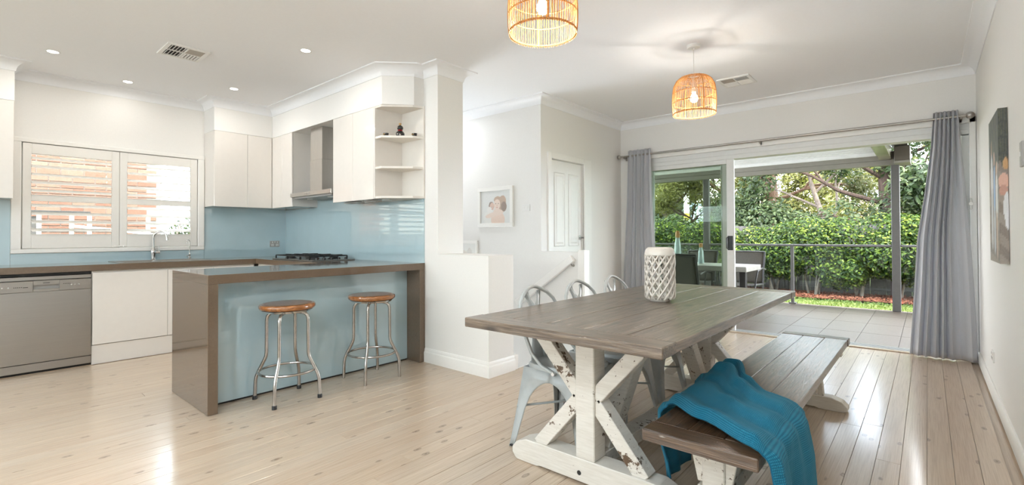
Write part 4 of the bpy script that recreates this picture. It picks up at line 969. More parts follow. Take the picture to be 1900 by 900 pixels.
# --- throw over the bench
def throw_mesh():
    A = [(0.00, -.832, .10), (.13, -.838, .28), (.20, -.826, .415), (.235, -.806, .452), (.27, -.775, .461), (.50, -.60, .462), (.66, -.44, .462), (.695, -.410, .456), (.72, -.392, .43), (.80, -.374, .30), (1.0, -.362, .015)]
    def cs(a):
        for (a0, x0, z0), (a1, x1, z1) in zip(A[:-1], A[1:]):
            if a <= a1 + 1e-9:
                f = (a - a0) / (a1 - a0); return x0 + (x1 - x0) * f, z0 + (z1 - z0) * f
        return A[-1][1:]
    def lerp(a, T):
        for (a0, v0), (a1, v1) in zip(T[:-1], T[1:]):
            if a <= a1: f = (a - a0) / (a1 - a0); f = f * f * (3 - 2 * f); return v0 + (v1 - v0) * f
        return T[-1][1]
    N0 = [(0, 2.02), (.22, 1.905), (.45, 1.80), (.69, 1.672), (.80, 1.66), (1, 1.70)]
    N1 = [(0, 2.45), (.22, 2.60), (.32, 2.63), (.45, 2.42), (.58, 2.28), (.69, 2.235), (.80, 2.27), (1, 2.30)]
    def fn(u, v):
        x, z = cs(u); y = lerp(u, N0) + (lerp(u, N1) - lerp(u, N0)) * v
        top = max(0, min(1, (u - .20) / .06)) * max(0, min(1, (.72 - u) / .05))
        hang = max(0, min(1, (u - .70) / .10))
        w = .5 + .5 * math.sin(2 * math.pi * (v * 3.1 - .35 * (u - .2)) + .8 * math.sin(5 * u))
        w2 = .5 + .5 * math.sin(2 * math.pi * (v * 6.3 + .8 * u) + 1.3)
        bunch = max(0, min(1, (v - .55) / .3)) * max(0, min(1, (.60 - u) / .25))
        edge = .012 * math.exp(-((v - .04) / .05) ** 2)
        hgt = (.010 + .016 * w + .005 * w2 + bunch * (.030 + .022 * math.sin(2 * math.pi * v * 4.2))) * (1 - .3 * hang) + edge
        hgt *= (0.25 + .75 * min(1, max(0, v / .06))) * (0.35 + .65 * min(1, (1 - v) / .05))
        nx = (1.0 if u > .7 else (-1.0 if u < .22 else 0)) * (1 - top)
        z2 = z + top * hgt; x2 = x + (.004 + .9 * hgt + .018 * hang * math.sin(2 * math.pi * v * 1.6 + .6)) * (nx if abs(nx) > 0 else 0)
        # hollow running to the corner where the cloth breaks over the edge
        z2 -= top * .012 * math.exp(-((v - .32) / .10) ** 2) * max(0, (u - .5) / .2)
        return (x2, y, max(z2, .008))
    nu, nv = 120, 84; mb = MB().grid(fn, nu, nv); o = part('knitted_throw', mb, 'teal_knit', loc=(-.60, 2.1, NZ), smooth=True, angle=180)
    uv = o.data.uv_layers.new(name='knit')
    vi = np.zeros(len(o.data.loops), dtype=np.int32); o.data.loops.foreach_get('vertex_index', vi)
    uvs = np.stack([(vi % (nu + 1)) / nu * 1.15, (vi // (nu + 1)) / nv * .62], 1).astype(np.float32); uv.data.foreach_set('uv', uvs.ravel())
    m = o.modifiers.new('thickness', 'SOLIDIFY'); m.thickness = .007; m.offset = 1
    tag(o, 'teal knitted throw draped over the bench', 'throw')
throw_mesh()

# --- lattice vase
VX, VY = -1.215, 2.762
t = thing('lattice_vase', 'white ceramic lantern vase with pierced lattice on the table', 'vase', (VX, VY, TZ))
VR, VH = .089, .318
def vr(z):
    if z < .035: return .062 + (VR - .062) * math.sin(math.pi / 2 * z / .035) ** .8
    if z > VH - .035: return .066 + (VR - .066) * math.sin(math.pi / 2 * (VH - z) / .035) ** .8
    return VR
part('base', MB().lathe([(.001, .0), (.058, .0), (.062, .006), (.064, .014), (.076, .022), (.070, .022), (.058, .010), (.001, .008)], (VX, VY, TZ + .0015), 32), 'vase_ceramic', t, True)
part('rim', MB().lathe([(.082, VH - .052), (.0885, VH - .045), (.0885, VH - .034), (.080, VH - .010), (.068, VH), (.060, VH), (.058, VH - .006), (.072, VH - .016), (.080, VH - .036), (.078, VH - .050)], (VX, VY, TZ + .0015), 32), 'vase_ceramic', t, True)
mb = MB(); nb = 13
for k in range(nb):
    for s_ in (-1, 1):
        pts = []; r_off = .0 if s_ > 0 else -.004
        for i in range(25):
            z_ = .016 + (VH - .060) * i / 24; a = 2 * math.pi * k / nb + s_ * (z_ / VH) * math.pi * .80; rr = vr(z_) - .004 + r_off; pts.append((VX + rr * math.cos(a), VY + rr * math.sin(a), TZ + z_))
        mb.tube(pts, .0056, 6)
for k in range(nb):
    a = 2 * math.pi * (k + .5) / nb; mb.tube([(VX + (vr(z_) - .009) * math.cos(a), VY + (vr(z_) - .009) * math.sin(a), TZ + z_) for z_ in [.016 + (VH - .06) * i / 10 for i in range(11)]], .0046, 5)
part('lattice', mb, 'vase_ceramic', t, True)

# --- curtains and rod
ROD_Y, ROD_Z = YB - .085, 2.215
t = thing('curtain_rod', 'brushed nickel curtain rod with ball finials above the sliding door', 'curtain rod', (-1.45, ROD_Y, ROD_Z))
part('rod', MB().tube([(-3.16, ROD_Y, ROD_Z), (-1.45, ROD_Y, ROD_Z), (.26, ROD_Y, ROD_Z)], .0125, 12), 'nickel', t, True)
part('finial', MB().tube([(-3.14, ROD_Y, ROD_Z), (-3.175, ROD_Y, ROD_Z)], .015, 12).sphere((-3.19, ROD_Y, ROD_Z), .030, 16, 10), 'nickel', t, True)
part('finial', MB().tube([(.245, ROD_Y, ROD_Z), (.278, ROD_Y, ROD_Z)], .015, 12).sphere((.30, ROD_Y, ROD_Z), .032, 16, 10), 'nickel', t, True)
for xx in (-3.12, -1.43, .24):
    part('bracket', MB().box((xx - .012, YB - .016, ROD_Z - .05), (xx + .012, YB, ROD_Z + .02), .003).beam((xx, YB - .01, ROD_Z - .028), (xx, ROD_Y, ROD_Z - .02), .014, .010).box((xx - .009, ROD_Y - .014, ROD_Z - .026), (xx + .009, ROD_Y + .014, ROD_Z - .012), .003), 'nickel', t)
def curtain_obj(label, edges, wd, amp0, amp1, seed, hem):
    """edges: list of (z, x_left, x_right) from top to bottom"""
    pleats = len(wd)
    def cum_at(v):
        ww = [1 + (w_ - 1) * min(1, v * 2.2) for w_ in wd]; c = [0]
        for w_ in ww: c.append(c[-1] + w_)
        return [q / c[-1] for q in c]
    def ex(z):
        for (z0, a0, b0), (z1, a1, b1) in zip(edges[:-1], edges[1:]):
            if z >= z1 - 1e-9:
                f = (z0 - z) / (z0 - z1); f = f * f * (3 - 2 * f) if len(edges) == 2 else f
                return a0 + (a1 - a0) * f, b0 + (b1 - b0) * f
        return edges[-1][1:]
    zt, zb = edges[0][0], edges[-1][0]
    def fn(u, v):
        fv = v ** .9; a0, b0 = ex(zt + (zb - zt) * v)
        k = 0; cum = cum_at(v)
        while k < pleats - 1 and u > cum[k + 1]: k += 1
        loc_ = (u - cum[k]) / (cum[k + 1] - cum[k])
        amp = amp0 + (amp1 - amp0) * fv
        wv = math.sin(2 * math.pi * loc_); wv = math.copysign(abs(wv) ** .7, wv); y = ROD_Y + amp * wv * (.75 + .25 * math.cos(3 * k + 2 * v)) + .010 * math.sin(4 * u + 3 * v) * v
        x = a0 + (b0 - a0) * (u + .018 * math.sin(4 * math.pi * loc_) + .02 * math.sin(7 * u + 2.5 * v) * v * (1 - u) * u * 4)
        z = zt + (zb + hem * (u) - zt) * v
        return (x, y - .016 * v, max(z, .004))
    o = part('curtain', MB().grid(fn, pleats * 14, 40), 'curtain_fabric', loc=((edges[-1][1] + edges[-1][2]) / 2, ROD_Y, 0), smooth=True, angle=180); solid(o, .003)
    tag(o, label, 'curtain', 'grey curtains at the sliding door'); return o
curtain_obj('pale grey eyelet curtain gathered beside the hall door wall', [(2.285, -3.055, -2.735), (1.6, -3.075, -2.715), (.8, -3.12, -2.66), (.012, -3.155, -2.60)], [.8, 1.3, .7, 1.0, .6, 1.5], .040, .060, 2, 0)
curtain_obj('pale grey curtain flaring to the floor beside the canvas wall', [(2.275, .052, .222), (1.95, .030, .238), (1.55, -.015, .262), (1.1, -.075, .290), (.55, -.105, .312), (.010, -.140, .330)], [1.1, .8, 1.0, .55, .9, 2.2], .034, .062, 4, 0)

# --- framed portrait and second frame on the stair wall
def print_plane(name, parent, origin, ux, uy, nu, nv, fn):
    mb = MB(); o3, ux, uy = Vector(origin), Vector(ux), Vector(uy); mb.grid(lambda u, v: o3 + ux * u + uy * v, nu, nv)
    p = part(name, mb, 'photo_print', parent); ca = p.data.color_attributes.new('print', 'FLOAT_COLOR', 'POINT'); c = []
    for j in range(nv + 1):
        for i in range(nu + 1): c += [*fn(i / nu, j / nv)[:3], 1.0]
    ca.data.foreach_set('color', c); return p
def ell(u, v, cu, cv, ru, rv, rot=0.0):
    du, dv = u - cu, v - cv; c, s_ = math.cos(rot), math.sin(rot); a, b = (du * c + dv * s_) / ru, (-du * s_ + dv * c) / rv; return a * a + b * b < 1
def layers(bg, shapes):
    def fn(u, v):
        col = bg(u, v)
        for e, c in shapes:
            if ell(u, v, *e): col = c
        return col
    return fn
hair, hair2, skin, skin2, white_ = srgb(178, 156, 138), srgb(140, 124, 114), srgb(224, 206, 194), srgb(210, 182, 168), srgb(228, 227, 224)
t = thing('framed_portrait', 'white framed portrait of two embracing people on the stair wall', 'picture', (-3.88, YS, 1.49))
mb = MB(); fx0, fx1, fz0, fz1 = -4.165, -3.600, 1.253, 1.727
for a, b in (((fx0, fz0), (fx1, fz0 + .045)), ((fx0, fz1 - .045), (fx1, fz1)), ((fx0, fz0 + .045), (fx0 + .045, fz1 - .045)), ((fx1 - .045, fz0 + .045), (fx1, fz1 - .045))): mb.box((a[0], YS - .030, a[1]), (b[0], YS - .001, b[1]), .003)
part('frame', mb, 'trim_white', t)
print_plane('photo_print', t, (fx0 + .044, YS - .012, fz0 + .044), (fx1 - fx0 - .088, 0, 0), (0, 0, fz1 - fz0 - .088), 90, 76, layers(lambda u, v: tuple(x * (1.0 - .04 * v) for x in srgb(222, 224, 222)[:3]), [
    ((.33, .16, .25, .22), srgb(226, 226, 222)), ((.58, .10, .23, .26), srgb(224, 202, 188)), ((.62, .38, .20, .13, .35), skin), ((.40, .26, .25, .075, .25), skin), ((.72, .62, .13, .22, -.15), hair), ((.78, .50, .09, .15), hair2), ((.58, .72, .13, .10), hair),
    ((.56, .575, .105, .155), skin), ((.51, .60, .018, .012), hair2), ((.60, .60, .018, .012), hair2), ((.555, .54, .014, .03), skin2), ((.555, .485, .034, .013), srgb(196, 140, 130)), ((.36, .545, .085, .125), hair2), ((.385, .52, .075, .115), skin2), ((.30, .42, .09, .09), white_), ((.36, .50, .018, .012), hair2), ((.42, .50, .014, .010), hair2), ((.385, .44, .025, .010), srgb(186, 130, 122)), ((.50, .30, .24, .055, .2), skin)]))
t = thing('picture_frame', 'small white framed print lower on the stair wall', 'picture', (-4.4, YS, .9))
mb = MB(); fx0, fx1, fz0, fz1 = -4.63, -4.176, .62, 1.088
for a, b in (((fx0, fz0), (fx1, fz0 + .035)), ((fx0, fz1 - .035), (fx1, fz1)), ((fx0, fz0 + .035), (fx0 + .035, fz1 - .035)), ((fx1 - .035, fz0 + .035), (fx1, fz1 - .035))): mb.box((a[0], YS - .026, a[1]), (b[0], YS - .001, b[1]), .003)
part('frame', mb, 'trim_white', t)
print_plane('photo_print', t, (fx0 + .034, YS - .012, fz0 + .034), (fx1 - fx0 - .068, 0, 0), (0, 0, fz1 - fz0 - .068), 40, 40, layers(lambda u, v: srgb(228, 228, 224)[:3], [((.45, .45, .25, .33), srgb(222, 216, 206)), ((.7, .7, .12, .16), srgb(215, 212, 206))]))
# --- canvas on the right wall
t = thing('canvas_print', 'wrapped photo canvas of people on a timber deck hung on the plain wall', 'picture', (XR, 4.09, .98))
cy0, cy1, cz0, cz1, cx = 3.830, 4.353, .980, 1.853, XR - .040
part('stretcher', MB().box((cx + .001, cy0 + .001, cz0), (XR - .002, cy1, cz1), .001), 'white_plastic', t)
deck_a, deck_b, dk_g, lt_g = srgb(150, 138, 126), srgb(128, 116, 106), srgb(40, 42, 30), srgb(70, 72, 44)
def canvas_bg(u, v):
    if v > .64 + .02 * math.sin(9 * u): return (dk_g if math.sin(23 * u + 11 * v) * math.sin(31 * v) > -.2 else lt_g)[:3]
    return (deck_b if int(v * 15 + u * .8) % 2 else deck_a)[:3]
people = [((.30, .78, .06, .055), srgb(205, 170, 150)), ((.30, .80, .065, .05), srgb(150, 120, 90)), ((.30, .58, .11, .17), srgb(225, 225, 228)), ((.30, .30, .09, .22), srgb(205, 205, 210)), ((.56, .70, .06, .055), srgb(215, 180, 160)), ((.56, .48, .11, .18), srgb(150, 180, 215)), ((.56, .22, .09, .17), srgb(196, 200, 208)), ((.80, .62, .055, .05), srgb(220, 185, 165)), ((.80, .42, .10, .17), srgb(232, 232, 234)), ((.80, .18, .08, .16), srgb(200, 175, 160))]
print_plane('canvas_face', t, (cx, cy1, cz0), (0, cy0 - cy1, 0), (0, 0, cz1 - cz0), 60, 90, layers(canvas_bg, people))
print_plane('canvas_wrap', t, (cx, cy0, cz0), (.038, 0, 0), (0, 0, cz1 - cz0), 10, 90, layers(canvas_bg, [((.75, .64, .30, .04), srgb(196, 150, 96)), ((.55, .53, .6, .05), srgb(215, 170, 150)), ((.5, .47, .45, .035), srgb(190, 142, 122)), ((.85, .36, .4, .10), srgb(222, 222, 222)), ((.9, .28, .3, .06), srgb(226, 226, 228))]))

# ================================================================== OUTSIDE
DZ, DYE, GZ = -.03, 9.47, -.25
# --- tiled deck
mb = MB(); mb.box((-8.0, YB + .16, -.5), (2.6, DYE, DZ - .010)); deck = struct('patio_deck', mb, 'tile_grout', label='tiled deck outside the sliding door', cat='deck')
me_cache = {}
TW, TL = .374, .780
x = -.243 + TW * 3
while x > -6.3:
    y = DYE - .002; k = 0
    while y > YB + .17:
        y0 = max(y - TL, YB + .165); key = round(y - y0, 3)
        if key not in me_cache:
            q = MB().box((-TW / 2 + .002, -(y - y0) / 2 + .002, -.011), (TW / 2 - .002, (y - y0) / 2 - .002, 0), .0015); me = bpy.data.meshes.new('tile'); me.from_pydata(q.v, [], q.f); me.materials.append(MATS['deck_tile']); me_cache[key] = me
        o = bpy.data.objects.new('tile', me_cache[key]); COL.objects.link(o); o.parent = deck; o.location = (x + TW / 2, (y + y0) / 2, DZ)
        y -= TL
    x -= TW
struct('house_sun_block', MB().box((XR + .16, YREAR - .15, -.3), (7.5, YB + .15, 2.9)), 'house_wall', label='unseen rest of the house past the canvas wall, added to block the sun', cat='house')  # out of view, added to keep a sun patch off the deck
# --- lawn, mulch, grass
struct('lawn', MB().grid(lambda u, v: (-40 + 80 * u, DYE - .3 + 45 * v, GZ + .02 * math.sin(9 * u) * math.sin(7 * v)), 20, 20), 'lawn', label='strip of lawn beyond the deck', cat='lawn')
struct('side_yard', MB().box((-16, -12, GZ - .3), (XW - .17, DYE - .3, GZ)).box((XR + .16, YB + .16, GZ - .3), (9, DYE - .3, GZ)).box((XR + .16, -12, GZ - .3), (9, YREAR - .16, GZ)).box((XW - .17, -12, GZ - .3), (XR + .16, YREAR - .16, GZ)), 'lawn', label='ground around the house', cat='ground')
struct('mulch_bed', MB().grid(lambda u, v: (-12 + 16 * u, 12.05 + 1.5 * v + .10 * math.sin(11 * u), GZ + .035 + .02 * math.sin(40 * u) * math.sin(13 * v)), 60, 10), 'mulch', label='red bark mulch bed under the hedge', cat='garden bed')
def cloud(name, mat, pts, nrm, size, aspect=.45, parent=None, loc=(0, 0, 0), label=None, cat=None, droop=0.0, jit=.5):
    """many small two-face leaves from numpy: base, left, tip, right folded along the midrib"""
    n = len(pts); P_ = np.asarray(pts, float); N_ = np.asarray(nrm, float) + rng.normal(0, jit, (n, 3)); N_ /= np.linalg.norm(N_, axis=1)[:, None] + 1e-9
    d = rng.normal(0, 1, (n, 3)); d[:, 2] -= droop; d -= N_ * (d * N_).sum(1)[:, None]; d /= np.linalg.norm(d, axis=1)[:, None] + 1e-9
    s_ = np.cross(N_, d); L = size * rng.uniform(.65, 1.25, n)[:, None]; wv = L * aspect
    b = P_ - d * L * .5; tip = P_ + d * L * .5; l = P_ + s_ * wv * .5 + N_ * wv * .18; r = P_ - s_ * wv * .5 + N_ * wv * .18
    off = BASE[parent.name] if parent is not None else Vector(loc)
    V = np.stack([b, l, tip, r], 1).reshape(-1, 3) - np.array(off)
    me = bpy.data.meshes.new(name); me.vertices.add(4 * n); me.vertices.foreach_set('co', V.ravel().astype(np.float32))
    idx = (np.arange(n)[:, None] * 4 + np.array([0, 1, 2, 0, 2, 3])[None]).ravel().astype(np.int32)
    me.loops.add(6 * n); me.loops.foreach_set('vertex_index', idx); me.polygons.add(2 * n); me.polygons.foreach_set('loop_start', np.arange(0, 6 * n, 3, dtype=np.int32)); me.update(calc_edges=True)
    o = link(name, me, mat, parent)
    if parent is None: o.location = off
    BASE[o.name] = Vector(off)
    o['kind'] = 'stuff'
    if label: tag(o, label, cat)
    return o
n = 9000; gx = rng.uniform(-5.5, 1.5, n); gy = rng.uniform(DYE + .05, 12.1, n)
cloud('grass', 'grass_blade', np.stack([gx, gy, np.full(n, GZ + .03)], 1), np.tile([0, -.8, .4], (n, 1)), .07, .22, label='short green grass on the lawn beyond the deck', cat='grass', droop=-2.0)
n = 6000; gx = rng.uniform(-6, 2, n); gy = rng.uniform(12.0, 13.2, n)
cloud('bark_chips', 'mulch_chip', np.stack([gx, gy, np.full(n, GZ + .065) + rng.uniform(-.015, .02, n)], 1), np.tile([0, -.3, 1.0], (n, 1)), .07, .45, label='red bark chips scattered over the garden bed', cat='mulch')
# --- patio roof
t = struct('patio_roof', loc=(-3, 9.3, 2.2), label='white ribbed patio roof with cream edge beam', cat='roof')
prof = []; y = YB + .165
while y < 9.30: prof += [(y, 0), (y + .035, 0), (y + .040, .026), (y + .066, .026), (y + .072, 0)]; y += .0805
rz = lambda y: 2.60 - (y - 6.2) * .055
mb = MB(); V = []
for xx in (-7.6, -.56):
    for yy, dz_ in prof: V.append((xx, yy, rz(yy) - dz_ * 1.0))
m = len(prof); mb.add(V, [(i, i + 1, m + i + 1, m + i) for i in range(m - 1)]); part('ribbed_sheet', mb, 'roof_sheet', t)
part('gutter_lip', MB().box((-7.6, 9.285, 2.355), (-.56, 9.335, 2.425), .003), 'roof_white', t)
part('edge_beam', MB().box((-7.6, 9.336, 2.285), (-.30, 9.455, 2.415), .004).box((-7.6, 9.345, 2.205), (-.30, 9.445, 2.284), .004), 'beam_cream', t)
part('side_beam', MB().box((-.555, YB + .17, 2.290), (-.405, 9.336, 2.62), .004), 'fascia_olive', t)
part('gutter_end', MB().box((-.365, 9.10, 2.235), (-.180, 9.46, 2.45), .006).box((-.395, 6.4, 2.46), (-.205, 9.40, 2.56), .006), 'gutter_dark', t)
part('gutter_face', MB().box((-.365, 9.462, 2.19), (-.175, 9.472, 2.30), .002).box((-.365, 9.10, 2.200), (-.180, 9.46, 2.234), .002), 'beam_cream', t)
part('soffit', MB().box((-.17, YB + .17, 2.46), (2.5, 8.25, 2.50)), 'soffit_tan', t)
part('roof_sun_block', MB().box((-.60, YB + .10, 2.64), (2.5, 9.30, 2.66)), 'roof_white', t)  # added sheet, closes the roof gap against direct sun on the deck
part('soffit_edge', MB().box((-.17, 8.25, 2.43), (2.5, 8.29, 2.58)), 'gutter_dark', t)
for xx in (-3.19, -.365):
    part('roof_post', MB().box((xx - .052, 9.352, DZ), (xx + .052, 9.440, 2.204), .004), 'post_grey', t)
# --- railing
t = thing('deck_railing', 'grey metal deck railing with glass panels', 'railing', (-2.5, 9.40, DZ))
plain('rail_grey', (0.11, 0.105, 0.10, 1), 0.4, nscale=30, var=0.05)
for xa, xb in ((-7.6, -3.246), (-3.136, -.420), (-.312, 2.5)): part('top_rail', MB().box((xa, 9.365, .948), (xb, 9.425, .985), .006), 'rail_grey', t)
for xx in (-4.6, -1.76, .8):
    p_ = part('post', MB().box((xx - .024, 9.372, DZ), (xx + .024, 9.420, .948), .004), 'rail_grey', t); part('base_plate', MB().box((xx - .055, 9.35, DZ), (xx + .055, 9.445, DZ + .022), .004), 'rail_grey', p_)
for xa, xb in ((-4.55, -3.27), (-3.11, -1.81), (-1.71, -.44), (-.29, .75)): part('glass_panel', MB().box((xa, 9.393, DZ + .08), (xb, 9.401, .93)), 'rail_glass', t)
# --- outdoor table and chairs
t = thing('patio_table', 'thick topped outdoor table on the deck', 'table', (-2.9, 7.5, DZ))
part('tabletop', MB().box((-3.95, 7.10, .632), (-1.885, 7.86, .705), .006), 'outdoor_top', t)
for xx in (-3.75, -2.10):
    for yy in (7.22, 7.74): part('leg', MB().box((xx - .045, yy - .045, DZ), (xx + .045, yy + .045, .632), .004), 'outdoor_frame', t)
def patio_chair():
    t = thing('patio_chair', 'x', 'chair', (0, 0, 0), 'dark sling chairs around the patio table')
    for s_ in (-1, 1):
        part('side_frame', MB().tube([(s_ * .25, -.30, .0), (s_ * .25, -.24, .22), (s_ * .25, -.22, .40), (s_ * .25, -.27, .62), (s_ * .25, -.36, .90)], .013, 8), 'outdoor_frame', t, True)
        part('front_leg', MB().tube([(s_ * .25, -.22, .40), (s_ * .25, .20, .42), (s_ * .25, .25, .38), (s_ * .25, .27, .0)], .013, 8), 'outdoor_frame', t, True)
        part('arm', MB().tube([(s_ * .28, -.27, .63), (s_ * .28, -.05, .66), (s_ * .28, .20, .63), (s_ * .27, .25, .52), (s_ * .255, .25, .40)], .012, 8), 'outdoor_frame', t, True)
    part('top_bar', MB().tube([(-.25, -.36, .90), (0, -.375, .905), (.25, -.36, .90)], .013, 8), 'outdoor_frame', t, True)
    o = part('sling_back', MB().grid(lambda u, v: (-.245 + .49 * u, -.225 - .135 * v ** 1.3 + .015 * math.sin(math.pi * u), .41 + .485 * v), 8, 10), 'sling_mesh', t, True, angle=180); solid(o, .004)
    o = part('sling_seat', MB().grid(lambda u, v: (-.245 + .49 * u, -.22 + .44 * v, .415 - .02 * math.sin(math.pi * u)), 8, 6), 'sling_mesh', t, True, angle=180); solid(o, .004)
    return t
pc = patio_chair(); note_kids()
for i, (x_, y_, a_, lab) in enumerate([(-2.66, 7.00, 0, 'dark sling patio chair with its back to the sliding door'), (-3.32, 7.00, 4, 'dark sling patio chair partly behind the lattice vase'), (-2.22, 8.10, 180, 'dark sling patio chair beyond the patio table end'), (-2.95, 8.10, 178, 'dark sling patio chair across the patio table by the railing')]):
    c = pc if i == 0 else copy_tree(pc); c.location = (x_, y_, DZ); c.rotation_euler = (0, 0, math.radians(a_)); c['label'] = lab
# frosted bottles on the patio table
plain('frosted', (0.38, 0.48, 0.50, 1), 0.25, nscale=20, var=0.1)
for i, (x_, y_, s_, lab) in enumerate([(-3.02, 7.55, 1.0, 'tall frosted bottle on the patio table'), (-2.68, 7.62, .62, 'short frosted bottle on the patio table')]):
    t = thing('glass_bottle', lab, 'bottle', (x_, y_, .705), 'frosted bottles on the patio table')
    part('body', MB().lathe([(.001, 0), (.055 * s_ ** .5, 0), (.060 * s_ ** .5, .02), (.045 * s_ ** .5, .30 * s_), (.030 * s_ ** .5, .38 * s_), (.034 * s_ ** .5, .40 * s_)], (x_, y_, .7055), 16), 'frosted', t, True)
    part('stopper', MB().lathe([(.033 * s_ ** .5, .0), (.036 * s_ ** .5, .05 * s_), (.030 * s_ ** .5, .10 * s_), (.001, .11 * s_)], (x_, y_, .7055 + .40 * s_), 14), 'rattan', t, True)
# --- paling fence
t = thing('paling_fence', 'dark timber paling fence behind the hedge', 'fence', (-3, 13.45, GZ))
pm = MB().box((-.07, -.009, 0), (.07, .009, 1.62), .003); me = bpy.data.meshes.new('paling'); me.from_pydata(pm.v, [], pm.f); me.materials.append(MATS['fence_dark'])
for i in range(78):
    o = bpy.data.objects.new('paling', me); COL.objects.link(o); o.parent = t; o.location = (-8.6 + .145 * i + 3, .0 + random.uniform(-.004, .004), random.uniform(-.02, .01))
for z in (.15, .85, 1.45): part('fence_rail', MB().box((-8.7, 13.46, GZ + z), (2.8, 13.50, GZ + z + .08)), 'fence_dark', t)

# --- hedge shrubs
def shrub(x, y, w_, dpt, z0, z1, n, size, mat, label, group, seed, name='hedge_shrub', stems=4):
    t = thing(name, label, 'shrub', (x, y, GZ), group); Rn = np.random.default_rng(seed)
    # surface-weighted ellipsoid blobs
    nb = 9; cs = np.stack([Rn.uniform(-w_ * .38, w_ * .38, nb), Rn.uniform(-dpt * .25, dpt * .25, nb), Rn.uniform(z0 + .25, z1 - .22, nb)], 1); rad = Rn.uniform(.26, .42, nb) * min(w_, 1.5)
    k = Rn.integers(0, nb, n); dv = Rn.normal(0, 1, (n, 3)); dv[:, 1] -= .5; dv /= np.linalg.norm(dv, axis=1)[:, None]; rr = rad[k] * Rn.uniform(.72, 1.05, n) ** .5
    P_ = cs[k] + dv * rr[:, None] * np.array([1.0, .8, .95]); P_[:, 2] = np.clip(P_[:, 2], z0 - .1 + .2 * Rn.random(n), z1 + .15); P_ += np.array([x, y, 0])
    cloud('foliage', mat, P_, dv + np.array([0, -.25, .55]), size, .5, t, jit=.45)
    for i in range(stems):
        a = Rn.uniform(-1, 1) * .22; mb = MB(); xx = x + Rn.uniform(-.12, .12); yy = y + Rn.uniform(-.1, .1)
        mb.tube([(xx, yy, GZ), (xx + a * .3, yy - .02, GZ + .25), (xx + a, yy + Rn.uniform(-.1, .1), z0 + .35), (xx + a * 1.7, yy, z0 + .8)], .02, 6, radii=[.026, .021, .015, .008]); part('stem', mb, 'bark_pale', t, True)
    return t
hx = [-6.6, -5.55, -4.55, -3.6, -2.75, -1.95, -1.15, -.4, .4, 1.2]
names_ = ['hedge shrub at the far end past the white pole', 'hedge shrub seen through the fixed glass beside the left curtain', 'hedge shrub seen through the glass behind the frosted bottles', 'hedge shrub seen through the glass behind the grey roof post', 'hedge shrub behind the end of the patio table', 'hedge shrub beside the slim railing post', 'hedge shrub in the middle between railing post and roof post', 'hedge shrub directly behind the roof post near the gutter', 'hedge shrub next to the flaring curtain', 'hedge shrub hidden mostly by the flaring curtain']
for i, xx in enumerate(hx):
    shrub(xx, 12.72 + .1 * math.sin(i * 2.1), 1.25, .9, GZ + .36 + .12 * math.sin(i * 1.7), 1.46 + .16 * math.sin(i * 1.3), 7000, .078, 'leaf_hedge', 'glossy green ' + names_[i], 'hedge along the fence', 100 + i)

for i, (xx, lab) in enumerate([(-7.4, 'dark shrub behind the fence past the white pole'), (-6.1, 'dark shrub behind the fence seen through the glass by the left curtain'), (-4.9, 'dark shrub behind the fence beside the wattle trees'), (-3.8, 'dark shrub behind the fence under the gum tree'), (-2.8, 'dark shrub behind the fence beside the gum tree, on the roof post side'), (-1.9, 'dark shrub behind the fence under the leaning tree'), (-1.0, 'dark shrub behind the fence at the broadleaf tree trunk'), (0.1, 'dark shrub behind the fence next to the flaring curtain')]):
    shrub(xx, 14.1 + .12 * math.sin(i * 2.7), 1.5, .9, .3, 1.75 + .22 * math.sin(i * 2.3), 3800, .12, 'leaf_dark', lab, 'dark shrubs behind the fence', 300 + i, 'garden_shrub')
# --- trees
def limb(mb, p, d, length, r, depth, Rn, tips, spread=.55, gravity=.0):
    pts = [Vector(p)]; dd = Vector(d).normalized(); n = 5; radii = [r]
    for i in range(n):
        dd = (dd + Vector((Rn.gauss(0, .16), Rn.gauss(0, .16), Rn.gauss(0, .10) - gravity))).normalized(); pts.append(pts[-1] + dd * (length / n)); radii.append(r * (1 - .45 * (i + 1) / n))
    mb.tube(pts, r, 7, radii=radii)
    if depth == 0: tips += [(q, dd) for q in pts[2:]]; return
    for k in range(Rn.choice([2, 3])):
        nd = (dd + Vector((Rn.gauss(0, spread), Rn.gauss(0, spread), Rn.gauss(.05, spread * .6)))).normalized(); limb(mb, pts[-1 - Rn.choice([0, 0, 1])], nd, length * Rn.uniform(.6, .8), r * .55, depth - 1, Rn, tips, spread, gravity)
def tree(name, x, y, label, trunk_pts, trunk_r, limbs, leaf_mat, bark_mat, n, size, rad, seed, aspect=.4, droop=0.0, depth=2, group='trees beyond the fence', zmin=.9):
    t = thing(name, label, 'tree', (x, y, GZ), group); Rn = random.Random(seed); R2 = np.random.default_rng(seed)
    mb = MB(); mb.tube([(x + a, y + b, c) for a, b, c in trunk_pts], trunk_r, 12, radii=[trunk_r * (1.15 - .55 * i / (len(trunk_pts) - 1)) for i in range(len(trunk_pts))]); part('trunk', mb, bark_mat, t, True)
    mb = MB(); tips = []
    for (a, b, c), d, ln, r_ in limbs: limb(mb, (x + a, y + b, c), d, ln, r_, depth, Rn, tips)
    part('branches', mb, bark_mat, t, True)
    if n:
        T = np.array([q[:] for q, _ in tips]); k = R2.integers(0, len(T), n); dv = R2.normal(0, 1, (n, 3)); dv /= np.linalg.norm(dv, axis=1)[:, None]
        P_ = T[k] + dv * (rad * R2.random(n) ** .5)[:, None]; P_[:, 2] = np.maximum(P_[:, 2], zmin + R2.random(n) * .4); cloud('foliage', leaf_mat, P_, dv * .6 + np.array([0, -.3, .6]), size, aspect, t, jit=.55, droop=droop)
    return t
